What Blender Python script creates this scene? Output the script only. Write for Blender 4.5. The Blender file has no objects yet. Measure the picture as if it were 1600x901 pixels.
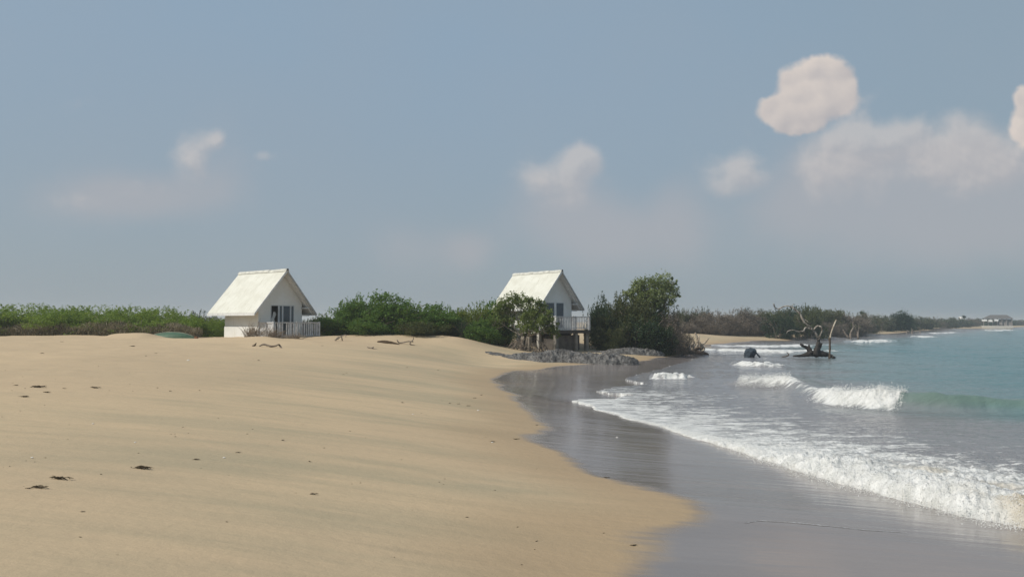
import bpy, math, random
import numpy as np
from mathutils import Vector, Matrix
R = math.radians
SC = bpy.context.scene
COL = SC.collection

# ------------------------------------------------------------------ camera
CAM_H, FOC, HOR = 2.8, 1200.0, 503.0
PITCH = math.atan((HOR - 450.5) / FOC)
cam_d = bpy.data.cameras.new('camera'); cam = bpy.data.objects.new('camera', cam_d); COL.objects.link(cam)
cam.location = (0, 0, CAM_H); cam.rotation_euler = (math.pi/2 + PITCH, 0, 0)
cam_d.sensor_width = 36.0; cam_d.lens = 36.0 * FOC / 1600.0
cam_d.clip_start = 0.1; cam_d.clip_end = 6000
SC.camera = cam
CP, SP = math.cos(PITCH), math.sin(PITCH)
def ray(px, py):
    a = (px - 800.0) / FOC; b = (450.5 - py) / FOC
    return np.array([a, CP - b*SP, SP + b*CP])
def at(px, py, Y):                      # world point seen at (px,py) at depth Y
    d = ray(px, py); k = Y / d[1]
    return Vector((d[0]*k, Y, CAM_H + d[2]*k))

# ------------------------------------------------------------------ light
SUN_EL = R(43); SX, SY = -0.88, -0.40
_n = math.hypot(SX, SY); SX /= _n; SY /= _n
SUN = Vector((SX*math.cos(SUN_EL), SY*math.cos(SUN_EL), math.sin(SUN_EL)))
sl = bpy.data.lights.new('sun', 'SUN'); sl.energy = 3.4; sl.angle = R(0.6); sl.color = (1.0, 0.95, 0.85)
so = bpy.data.objects.new('sun', sl); COL.objects.link(so)
so.rotation_euler = SUN.to_track_quat('Z', 'Y').to_euler(); so.location = (-30, -20, 60)

SC.view_settings.view_transform = 'Standard'; SC.view_settings.look = 'None'
SC.view_settings.gamma = 1.0; SC.view_settings.exposure = 0.0
SC.view_settings.use_curve_mapping = False
SC.render.engine = 'CYCLES'
SC.cycles.use_denoising = True
SC.cycles.max_bounces = 8; SC.cycles.diffuse_bounces = 3; SC.cycles.glossy_bounces = 3
SC.cycles.transparent_max_bounces = 8; SC.cycles.volume_bounces = 1
SC.cycles.sample_clamp_indirect = 5.0

# ------------------------------------------------------------------ node helpers
class NT:
    def __init__(s, tree): s.t = tree; s.n = tree.nodes; s.l = tree.links
    def put(s, v, sock):
        if hasattr(v, 'is_output') or isinstance(v, bpy.types.NodeSocket): s.l.new(v, sock)
        else: sock.default_value = v
    def math(s, op, a, b=None, c=None, clamp=False):
        n = s.n.new('ShaderNodeMath'); n.operation = op; n.use_clamp = clamp
        for i, v in enumerate((a, b, c)):
            if v is not None: s.put(v, n.inputs[i])
        return n.outputs[0]
    def vmath(s, op, a, b=None, out=0):
        n = s.n.new('ShaderNodeVectorMath'); n.operation = op
        s.put(a, n.inputs[0])
        if b is not None: s.put(b, n.inputs[1])
        return n.outputs[out]
    def comb(s, x, y, z):
        n = s.n.new('ShaderNodeCombineXYZ')
        for i, v in enumerate((x, y, z)): s.put(v, n.inputs[i])
        return n.outputs[0]
    def sep(s, v):
        n = s.n.new('ShaderNodeSeparateXYZ'); s.put(v, n.inputs[0]); return n.outputs
    def noise(s, vec, scale, detail=4, rough=0.55, dist=0.0, out=0):
        n = s.n.new('ShaderNodeTexNoise'); s.put(vec, n.inputs['Vector'])
        n.inputs['Scale'].default_value = scale; n.inputs['Detail'].default_value = detail
        n.inputs['Roughness'].default_value = rough; n.inputs['Distortion'].default_value = dist
        return n.outputs[out]
    def map(s, v, a, b, c=0.0, d=1.0, smooth=True):
        n = s.n.new('ShaderNodeMapRange'); n.clamp = True
        n.interpolation_type = 'SMOOTHSTEP' if smooth else 'LINEAR'
        s.put(v, n.inputs[0])
        for i, q in enumerate((a, b, c, d)): s.put(q, n.inputs[i+1])
        return n.outputs[0]
    def mix(s, f, a, b, mode='MIX'):
        n = s.n.new('ShaderNodeMix'); n.data_type = 'RGBA'; n.blend_type = mode
        s.put(f, n.inputs[0])
        s.put(a if not isinstance(a, tuple) else (*a, 1), n.inputs[6])
        s.put(b if not isinstance(b, tuple) else (*b, 1), n.inputs[7])
        return n.outputs[2]
    def attr(s, name):
        n = s.n.new('ShaderNodeAttribute'); n.attribute_name = name; return n.outputs['Fac']
    def bump(s, h, dist, strength=1.0, normal=None):
        n = s.n.new('ShaderNodeBump'); n.inputs['Strength'].default_value = strength
        n.inputs['Distance'].default_value = dist; s.l.new(h, n.inputs['Height'])
        if normal is not None: s.l.new(normal, n.inputs['Normal'])
        return n.outputs[0]
    def scaled(s, vec, sx, sy, sz, rot=0.0):
        n = s.n.new('ShaderNodeMapping'); s.l.new(vec, n.inputs[0])
        n.inputs['Scale'].default_value = (sx, sy, sz); n.inputs['Rotation'].default_value = (0, 0, rot)
        return n.outputs[0]
def new_mat(name):
    m = bpy.data.materials.new(name); m.use_nodes = True
    t = NT(m.node_tree); t.n.clear()
    out = t.n.new('ShaderNodeOutputMaterial'); b = t.n.new('ShaderNodeBsdfPrincipled')
    t.l.new(b.outputs[0], out.inputs[0])
    geo = t.n.new('ShaderNodeNewGeometry'); tc = t.n.new('ShaderNodeTexCoord')
    t.b = b; t.pos = geo.outputs['Position']; t.obj = tc.outputs['Object']; t.normal = geo.outputs['Normal']; t.out = out
    return m, t
def pset(t, **k):
    for a, v in k.items():
        s = t.b.inputs[a.replace('_', ' ')]
        if isinstance(v, tuple) and len(v) == 3: v = (*v, 1)
        t.put(v, s)

# ------------------------------------------------------------------ sky
W = bpy.data.worlds.new('World'); SC.world = W; W.use_nodes = True
t = NT(W.node_tree); t.n.clear()
wo = t.n.new('ShaderNodeOutputWorld'); bg = t.n.new('ShaderNodeBackground'); t.l.new(bg.outputs[0], wo.inputs[0])
sk = t.n.new('ShaderNodeTexSky'); sk.sky_type = 'NISHITA'; sk.sun_disc = False
sk.sun_elevation = SUN_EL; sk.sun_rotation = math.atan2(SX, SY)
sk.air_density = 1.0; sk.dust_density = 2.5; sk.ozone_density = 1.0; sk.altitude = 0
SKY_STR = 0.10
tc = t.n.new('ShaderNodeTexCoord'); dv = tc.outputs['Generated']
dx, dy, dz = t.sep(dv)
dys = t.math('MAXIMUM', dy, 0.05)
U = t.math('DIVIDE', dx, dys); V = t.math('DIVIDE', dz, dys)
front = t.map(dy, 0.15, 0.4)
# cumulus: lumps given as (px, py, rx, ry, strength), turned into directions; gaussian sums broken up by fractal noise
g = bpy.data.node_groups.new('cloud_density', 'ShaderNodeTree')
g.interface.new_socket('P', in_out='INPUT', socket_type='NodeSocketVector')
for nm_ in ('Bright', 'Faint', 'Veil', 'Billow'): g.interface.new_socket(nm_, in_out='OUTPUT', socket_type='NodeSocketFloat')
q = NT(g); gi = q.n.new('NodeGroupInput'); go = q.n.new('NodeGroupOutput')
P = gi.outputs[0]
fb = q.math('SUBTRACT', q.noise(P, 15, 6, 0.58, .25), .5)
vo = q.n.new('ShaderNodeTexVoronoi'); vo.feature = 'SMOOTH_F1'; vo.inputs['Scale'].default_value = 27; vo.inputs['Smoothness'].default_value = .55
q.l.new(q.vmath('ADD', P, q.vmath('MULTIPLY', q.noise(P, 30, 3, .5, out=1), (.02, .02, 0))), vo.inputs['Vector'])
bil = q.math('SUBTRACT', .42, vo.outputs['Distance'])
fb2 = q.math('SUBTRACT', q.noise(P, 6, 5, 0.6, .3), .5)
def uv(px, py):
    d = ray(px, py); return d[0]/d[1], d[2]/d[1]
def gsum(lst):
    o = None
    for px, py, rx, ry, s in lst:
        u, v = uv(px, py)
        d = q.vmath('MULTIPLY', q.vmath('SUBTRACT', P, (u, v, 0)), (FOC/rx, FOC/ry, 0))
        r2 = q.vmath('DOT_PRODUCT', d, d, out=1)
        e = q.math('MULTIPLY', q.math('POWER', 2.718, q.math('MULTIPLY', r2, -1.0)), s)
        o = e if o is None else q.math('ADD', o, e)
    return o
A_ = [(1276, 104, 29, 22, 0.9),(1304, 108, 32, 27, 1.0),(1296, 134, 32, 24, 0.8),(1232, 120, 27, 22, 0.85),(1248, 146, 34, 27, 0.85),(1200, 166, 27, 22, 0.9),(1222, 186, 29, 24, 0.95),(1256, 182, 32, 24, 0.9),(1286, 164, 34, 24, 0.8),(1318, 146, 29, 29, 0.75),(1330, 172, 27, 24, 0.45),(1246, 204, 24, 13, 0.7),(1270, 200, 24, 15, 0.6),(1598, 150, 20, 22, 0.9),(1612, 170, 32, 32, 1.1),(1606, 205, 29, 24, 0.9),(1630, 220, 41, 41, 1),(1264, 150, 34, 30, 0.45),(1240, 168, 28, 24, 0.5)]
B_ = [(1310,214,70,24,.7),(1372,226,50,26,.5),(302,244,34,38,1.15),(340,218,18,18,.9),(862,280,60,32,1.0),(912,250,36,30,1.05),(880,320,60,30,.4),(1150,268,54,36,1.1),(1420,200,40,24,.8),(1505,196,38,36,.9),(1128,300,32,20,.6),(1465,235,80,30,.6),(1570,245,50,40,.9),(1345,235,60,34,.6),(1275,270,50,44,.7),
      (1340,180,30,40,.7),(405,243,22,10,.45),(195,302,95,30,.36),(110,316,50,24,.30),(1400,270,120,40,.5),(1540,280,90,40,.6)]
C_ = [(1400,262,130,46,.7),(1540,250,110,60,.7),(1290,270,80,56,.5),(1450,330,230,70,.75),(1600,340,120,80,.5),(1380,390,260,60,.4),(870,330,90,70,.8),(960,375,80,60,.85),(1065,345,50,80,.75),(735,392,46,38,.8),(640,385,80,46,.5),
      (200,308,150,42,1.1),(330,265,60,60,.5),(1220,330,100,60,.5)]
PWA = q.vmath('ADD', P, q.vmath('MULTIPLY', q.vmath('SUBTRACT', q.noise(P, 26, 5, .6, out=1), (.5, .5, .5)), (.020, .020, 0)))
def lobes(lst):                     # every lump is lit as a ball from the sun's side
    num = den = sm = None
    for px, py, rx, ry, s in lst:
        u, v = uv(px, py)
        d = q.vmath('MULTIPLY', q.vmath('SUBTRACT', PWA, (u, v, 0)), (FOC/rx, FOC/ry, 0))
        r2 = q.vmath('DOT_PRODUCT', d, d, out=1); e = q.math('MULTIPLY', q.math('POWER', 2.718, q.math('MULTIPLY', r2, -1.0)), s)
        e3 = q.math('MULTIPLY', q.math('MULTIPLY', e, e), e); ld = q.math('MULTIPLY', q.vmath('DOT_PRODUCT', d, (-.55, .8, 0), out=1), e3)
        sm = e if sm is None else q.math('ADD', sm, e); den = e3 if den is None else q.math('ADD', den, e3); num = ld if num is None else q.math('ADD', num, ld)
    return sm, q.math('DIVIDE', num, q.math('ADD', den, 1e-4))
sumA, litA = lobes(A_)
dA = q.math('ADD', sumA, q.math('ADD', q.math('MULTIPLY', fb, .9), q.math('MULTIPLY', bil, .30)))
dB = q.math('ADD', gsum(B_), q.math('ADD', q.math('MULTIPLY', fb, 1.5), q.math('MULTIPLY', bil, .30)))
dC = q.math('ADD', gsum(C_), q.math('MULTIPLY', fb2, .9))
q.l.new(dA, go.inputs[0]); q.l.new(dB, go.inputs[1]); q.l.new(dC, go.inputs[2]); q.l.new(q.math('ADD', litA, q.math('MULTIPLY', fb, 2.0)), go.inputs[3])
def cg(vec):
    n = t.n.new('ShaderNodeGroup'); n.node_tree = g; t.l.new(vec, n.inputs[0]); return n.outputs
P0 = t.comb(U, V, 0.0)
c0 = cg(P0); c1 = cg(t.vmath('ADD', P0, (-0.006, 0.009, 0)))
slopeA = t.map(c0[3], -.75, .60, 0, 1, False)
slopeB = t.map(t.math('SUBTRACT', c0[1], c1[1]), -.25, .25, 0, 1, False)
sky_c = t.vmath('SCALE', sk.outputs[0]); sky_c.node.inputs['Scale'].default_value = SKY_STR
# hazy tropical air: duller and flatter than a clear sky
hz = t.mix(t.map(dz, 0.0, 0.38), (0.305, 0.368, 0.415), (0.290, 0.395, 0.502))
hz = t.mix(t.map(U, 0.0, 0.75, 0.0, 0.5), hz, (0.268, 0.345, 0.392))
hz = t.mix(t.map(t.noise(P0, 3.0, 3, 0.5), 0.3, 0.7, 0.0, 0.35), hz, (0.325, 0.39, 0.455))
skyc = t.mix(t.map(dz, 0.5, 1.0, 0.86, 0.25), sky_c, hz)
skyc = t.mix(t.math('MULTIPLY', t.map(c0[2], .05, 1.1), t.math('MULTIPLY', front, .52)), skyc, (0.445, 0.43, 0.45))
skyc = t.mix(t.math('MULTIPLY', t.map(c0[1], .20, 1.1), t.math('MULTIPLY', front, .56)), skyc, t.mix(slopeB, (0.47, 0.455, 0.47), (0.64, 0.59, 0.565)))
skyc = t.mix(t.math('MULTIPLY', t.map(c0[0], .42, 1.0), t.math('MULTIPLY', front, .88)), skyc, t.mix(slopeA, (0.50, 0.465, 0.465), (0.73, 0.645, 0.585)))
t.l.new(skyc, bg.inputs[0]); bg.inputs[1].default_value = 1.0

# ------------------------------------------------------------------ numpy noise
def vnoise(x, y, seed=0):
    xi = np.floor(x).astype(np.int64); yi = np.floor(y).astype(np.int64)
    fx = x - xi; fy = y - yi; fx = fx*fx*(3-2*fx); fy = fy*fy*(3-2*fy)
    def h(a, b):
        n = (a*374761393 + b*668265263 + seed*982451653) & 0xffffffff
        n = ((n ^ (n >> 13)) * 1274126177) & 0xffffffff
        return ((n ^ (n >> 16)) & 0xffff) / 65535.0
    return (h(xi, yi)*(1-fx)+h(xi+1, yi)*fx)*(1-fy) + (h(xi, yi+1)*(1-fx)+h(xi+1, yi+1)*fx)*fy
def fbm(x, y, seed=0, oct=4, gain=0.5):
    o = 0; a = 1; s = 0
    for i in range(oct):
        o = o + a*vnoise(x*2**i+i*17.3, y*2**i-i*9.1, seed+i); s += a; a *= gain
    return o/s
def sstep(a, b, x):
    k = np.clip((x-a)/(b-a), 0, 1); return k*k*(3-2*k)

# ------------------------------------------------------------------ terrain heights
SHORE = [(14,-12),(11.6,0),(9.2,5),(6.9,10.3),(5.88,12.8),(4.87,16.2),(4.07,20.4),(3.1,24),(2.03,27.1),(3.0,31),(3.9,35),(5.2,40),(7.4,45.5),(10.4,50),(13,56),(15.5,63),
         (17.5,70),(20,81),(24,92),(31,99),(42.5,116),(59.5,139),(84,170),(105,198),(146,258),(185,300),(250,350),(420,440),(900,620)]
CTRL = [(x,y,0.0) for x,y in SHORE[1:]]
CTRL += [(18,3,-.8),(14,12,-.7),(12,20,-.6),(10.5,28,-.45),(13,38,-.45),(18,48,-.6),(24,60,-.7),(30,75,-.8),(45,95,-1),(80,130,-1.2),(120,160,-1.5),(200,240,-2),
         (40,10,-2),(40,40,-2),(60,70,-2),(120,60,-3),(300,200,-3),(300,0,-3),(800,300,-4),(25,-15,-1.5),(60,-20,-3),(1200,500,-4),(1200,0,-6)]
CTRL += [(1.0,6.9,.5),(2.3,9.8,.42),(1.04,12.5,.38),(.56,19,.32),(0,25.6,.3),(-1.15,34.5,.3),(-2,46,.3)]
CTRL += [(0,0,1.15),(-3,5,1.15),(-6,10,1.2),(-3,12,.9),(-8,20,1.35),(-3,20,.78),(-4,30,.78),(-10,30,1.4),(-20,30,1.65),(-4,40,.75),(-8,40,1.25),(-16,40,1.65),(-30,40,1.8),
         (-2.6,47,.55),(-60,20,1.8),(-60,0,1.6),(-20,-10,1.4),(0,-15,1.2),(-20,10,1.55),(4,2,.75),(-15,3,1.4)]
def cp(px, py, Y): p = at(px, py, Y); CTRL.append((p.x, p.y, p.z))
for px, py, Y in [(-150,524,48),(0,525,48),(80,524.5,48),(160,526,48),(250,527,47.5),(350,528,48),(450,530,47),(520,531,48),(600,526.5,50),(720,528,52),(740,533,52),
                  (790,542,54),(860,547,57),(940,548,58.5),(1040,553,62)]: cp(px, py, Y)
CTRL += [(-40,60,1.8),(-20,56,1.75),(-8,58,1.75),(0,62,1.3),(6,66,1.1),(12,72,1.0),(14,82,.9),(-100,100,2),(-50,150,2),(50,200,1.5),(100,300,1.5),(200,500,1.5),(0,600,2),(-400,400,2),
         (600,700,1.5),(-300,60,2),(20,100,1.2),(27,103,1.0),(46,127,1.0),(64,150,.8),(100,206,.65),(150,272,.8),(240,362,1.0),(0,100,1.6),(60,160,1.3),(-800,100,2),(-1000,900,2),(1000,1100,2)]
CTRL = np.array(CTRL); _c = 1.6
def _ker(ax, ay, bx, by): return np.sqrt((ax[:,None]-bx[None])**2 + (ay[:,None]-by[None])**2 + _c*_c)
_K = _ker(CTRL[:,0], CTRL[:,1], CTRL[:,0], CTRL[:,1])
_A = _K - 0.06*np.eye(len(CTRL)); _mean = 0.0
_wt = np.linalg.solve(_A, CTRL[:,2]-_mean)
def pdist(x, y, poly):                  # (signed distance, positive to the right of travel, fraction along)
    P = np.array(poly, float); best = np.full(x.shape, 1e18); sg = np.zeros(x.shape); par = np.zeros(x.shape)
    for i in range(len(P)-1):
        ax, ay = P[i]; bx, by = P[i+1]; ex, ey = bx-ax, by-ay; L2 = ex*ex+ey*ey
        k = np.clip(((x-ax)*ex+(y-ay)*ey)/L2, 0, 1); qx = x-ax-k*ex; qy = y-ay-k*ey; d = qx*qx+qy*qy
        m = d < best; best = np.where(m, d, best); sg = np.where(m, np.sign(ex*(y-ay)-ey*(x-ax)), sg); par = np.where(m, i+k, par)
    return -sg*np.sqrt(best), par
def terrain(x, y, detail=True):
    x = np.atleast_1d(np.asarray(x, float)); y = np.atleast_1d(np.asarray(y, float)); o = np.empty(x.shape)
    for i in range(0, len(x), 20000):
        o[i:i+20000] = _ker(x[i:i+20000], y[i:i+20000], CTRL[:,0], CTRL[:,1]) @ _wt
    if detail:
        o = o + 0.33*np.exp(-((x+22.7)/1.5)**4-((y-45.9)/1.0)**2)
        o = o + 0.16*np.exp(-((x+15.0)/1.2)**2-((y-45.8)/0.8)**2)
        dry = sstep(1.15, 1.7, o)
        o = o + dry*((fbm(x*.35, y*.35, 3, 4)-.5)*0.20 + (fbm(x*1.6, y*1.6, 5, 3)-.5)*0.045)
        o = o + (fbm(x*.5, y*.22, 9, 3)-.5)*0.02*sstep(0.2, .5, o)
    return o
def tz(x, y): return float(terrain([x], [y])[0])
_ty = np.concatenate([np.arange(3, 70, .1), np.arange(70, 420, 1.0)])
def ground(px, py):                     # where the sight line through a pixel meets the ground (or the water)
    d = ray(px, py); xs = d[0]/d[1]*_ty; zs = CAM_H + d[2]/d[1]*_ty
    h = np.maximum(terrain(xs, _ty), 0.0); i = int(np.argmax(zs < h))
    if i == 0: i = len(_ty)-1
    a = i-1; f = (zs[a]-h[a])/max(1e-6, (zs[a]-h[a])-(zs[i]-h[i])); Y = _ty[a]+f*(_ty[i]-_ty[a])
    x = d[0]/d[1]*Y; return Vector((x, Y, max(0.0, tz(x, Y))))

# ------------------------------------------------------------------ object helpers
def tag(o, label=None, cat=None, group=None, kind=None):
    if label: o['label'] = label
    if cat: o['category'] = cat
    if group: o['group'] = group
    if kind: o['kind'] = kind
    return o
def raw_mesh(name, V, F4, mats, attrs=None, smooth=True, uvless=True):
    """V (n,3) array; F4 (m,4) or (m,3) int array"""
    V = np.asarray(V, np.float32); F = np.asarray(F4, np.int32); k = F.shape[1]
    me = bpy.data.meshes.new(name); me.vertices.add(len(V)); me.vertices.foreach_set('co', V.ravel())
    me.loops.add(F.size); me.loops.foreach_set('vertex_index', F.ravel())
    me.polygons.add(len(F)); me.polygons.foreach_set('loop_start', np.arange(0, F.size, k, dtype=np.int32))
    me.polygons.foreach_set('loop_total', np.full(len(F), k, np.int32))
    if smooth: me.polygons.foreach_set('use_smooth', np.ones(len(F), bool))
    for a, v in (attrs or {}).items():
        at_ = me.attributes.new(a, 'FLOAT', 'POINT'); at_.data.foreach_set('value', np.asarray(v, np.float32))
    for m in (mats if isinstance(mats, (list, tuple)) else [mats]): me.materials.append(m)
    me.update(); me.validate()
    return me
def link(name, me, parent=None, loc=None):
    o = bpy.data.objects.new(name, me); COL.objects.link(o)
    if parent: o.parent = parent
    if loc is not None: o.location = loc
    return o
def empty(name, loc, rz=0.0):
    o = bpy.data.objects.new(name, None); COL.objects.link(o); o.location = loc; o.rotation_euler = (0, 0, rz)
    o.empty_display_size = 0.3; return o
def grid_faces(nr, nc):
    i = np.arange(nr-1)[:,None]*nc + np.arange(nc-1)[None]
    return np.stack([i, i+1, i+nc+1, i+nc], -1).reshape(-1, 4)

# ------------------------------------------------------------------ beach
WETLINE = [(12,-14),(3.2,-2),(1.4,2)]
for px, py in [(985,901),(999,868),(984,842),(1010,832),(1062,818),(1083,792),(1042,768),(962,748),(902,734),(872,711),(812,684),(836,667),(834,649),(802,622),(764,592)]:
    p = ground(px, py); WETLINE.append((p.x, p.y))
WETLINE += [(p.x, p.y) for p in [ground(*q) for q in [(795,579),(850,573),(900,569),(960,567),(1010,562),(1050,555.5)]]]
WETLINE += [(14.8,66.5),(17,76),(21,90),(28,97.5),(41,115),(57,139),(82,171),(103,201),(143,262),(180,305),(240,358),(410,460),(900,680)]
def build_beach():
    ts = [1.0]
    while ts[-1] < 1600:
        r = 1.007 if ts[-1] < 75 else 1.012
        if ts[-1] < 9: r = 1.02
        ts.append(ts[-1]*r)
    ts = np.array(ts); us = np.concatenate([np.linspace(-4, -.9, 60, endpoint=False), np.linspace(-.9, .95, 520, endpoint=False), np.linspace(.95, 4, 60)])
    T, Ug = np.meshgrid(ts, us, indexing='ij'); X = (Ug*T).ravel(); Y = (T-8).ravel()
    Z = terrain(X, Y)
    d, _ = pdist(X, Y, WETLINE); 
    wob = (fbm(X*.55, Y*.55, 21, 4)-.5)*0.9
    me = raw_mesh('beach', np.stack([X, Y, Z], 1), grid_faces(len(ts), len(us)), sand_mat(), {'wetd': d+wob})
    tag(link('beach', me), kind='structure', label='wide tan sand beach, damp and glossy beside the water', cat='beach')
def sand_mat():
    m, t = new_mat('sand'); p = t.pos
    st = t.scaled(p, 0.10, 0.55, 0.3, R(-12))
    n1 = t.noise(st, 1.0, 5, 0.6); n2 = t.noise(t.scaled(p, .5, 2.6, 1, R(-8)), 1.0, 5, 0.62); n3 = t.noise(p, 55, 3, 0.7); n4 = t.noise(p, 0.12, 3, 0.5)
    n5 = t.noise(p, 6.0, 4, 0.6)
    dry = t.mix(t.map(n4, .35, .65), (0.56, 0.43, 0.277), (0.515, 0.395, 0.258))
    dry = t.mix(t.map(n2, .45, .75, 0, .35), dry, (0.425, 0.34, 0.225))
    yz = t.sep(p)
    # old swash leaves the sand face below the berm grey green and damp in streaks
    low = t.map(yz[2], 1.75, 0.8)
    dampf = t.math('MULTIPLY', low, t.map(t.math('ADD', t.math('MULTIPLY', n1, .75), t.math('MULTIPLY', n2, .25)), .38, .66))
    c = t.mix(t.math('MULTIPLY', dampf, .85), dry, (0.375, 0.325, 0.22))
    streak = t.map(t.noise(t.scaled(p, .28, 3.2, 1, R(-10)), 1.0, 5, .6), .60, .76, 0, .22)
    c = t.mix(t.math('MULTIPLY', streak, low), c, (0.25, 0.225, 0.165))
    wd = t.attr('wetd')
    wdn = t.math('ADD', wd, t.math('MULTIPLY', t.math('SUBTRACT', n2, .5), .7))
    near = t.map(wdn, -2.6, -.1)
    c = t.mix(t.math('MULTIPLY', near, .75), c, (0.40, 0.29, 0.175))
    wet = t.map(wdn, -.12, .38)
    wc = t.mix(t.map(n1, .35, .65), (0.205, 0.181, 0.17), (0.24, 0.211, 0.196))
    c = t.mix(wet, c, wc)
    c = t.mix(t.math('MULTIPLY', t.map(n3, .3, .7, 0, .07), t.math('SUBTRACT', 1.0, wet)), c, (0.14, 0.105, 0.07))
    sl = t.map(n2, .35, .7, .08, .22)
    ro = t.mix(wet, t.mix(near, (.95,.95,.95), (.62,.62,.62)), t.comb(sl, sl, sl))
    pset(t, Base_Color=c, IOR=1.34)
    t.l.new(t.sep(ro)[0], t.b.inputs['Roughness'])
    sp = t.map(wet, 0, 1, .18, .5); t.l.new(sp, t.b.inputs['Specular IOR Level'])
    hgt = t.math('ADD', t.math('MULTIPLY', n3, .04), t.math('ADD', t.math('MULTIPLY', n2, .5), t.math('MULTIPLY', n5, .22)))
    k = t.map(wet, 0, 1, 1.0, .05)
    wst = t.noise(t.scaled(p, .35, 4.5, 1, R(6)), 1.0, 4, .55)
    h = t.math('ADD', t.math('MULTIPLY', hgt, k), t.math('MULTIPLY', t.math('MULTIPLY', wst, wet), .16))
    t.l.new(t.bump(h, .06, .8), t.b.inputs['Normal'])
    return m

# ------------------------------------------------------------------ sea
# crests and foam fronts, each listed so that the sea lies to its right
BORE = [(9.6,4),(8.4,7.2)] + [(p.x, p.y) for p in [ground(*q) for q in [(1600,828),(1540,812),(1480,800),(1430,785),(1350,765),(1300,752),(1250,737),(1200,722),(1160,706),(1120,690),(1075,680),(1040,668),(1000,658),(960,647),(925,637),(893,627)]]]
BORE += [(2.3,28.1),(3.6,27.9),(4.6,29.6),(3.5,31.5),(4.6,33.2),(6,34.5),(5.4,37.5),(7,42),(9,46)] 
BORE += SHORE[13:]
def sealine(lst, z=0.0):
    o = []
    for px, py in lst:
        d = ray(px, py); k = (z-CAM_H)/d[2]; o.append((d[0]*k, d[1]*k))
    return o
BREAK = sealine([(1750,660),(1660,652),(1600,647),(1540,644),(1480,643),(1415,641),(1370,638),(1318,632),(1270,618),(1235,605),(1170,602),(1120,600)])
SMALL = [(sealine([(1232,573),(1200,573),(1165,571),(1140,569)]), .30, .5, 1.0),
         (sealine([(1082,590),(1060,592),(1035,592),(1020,589)]), .30, .45, 1.0),
         (sealine([(1335,547),(1260,550),(1200,550),(1120,548),(1080,546)]), .2, 1.1, 1.1),
         (sealine([(1300,538),(1260,540),(1200,542),(1140,541),(1090,540)]), .16, 1.2, 1.1),
         (sealine([(1395,532),(1360,535),(1310,534)]), .30, 1.2, 1.1),
         (sealine([(1460,526),(1440,527),(1420,527)]), .25, 1.6, 1.0),(sealine([(1500,519),(1470,521),(1440,522)]), .25, 1.6, .9),
         (sealine([(1590,516),(1560,517),(1530,517.5)]), .35, 2.0, 1.0), (sealine([(1240,563),(1200,561),(1150,561)]), .1, .6, .6)]
SWASHLINES = [(ground(*a), ground(*b)) for a, b in []]
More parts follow.
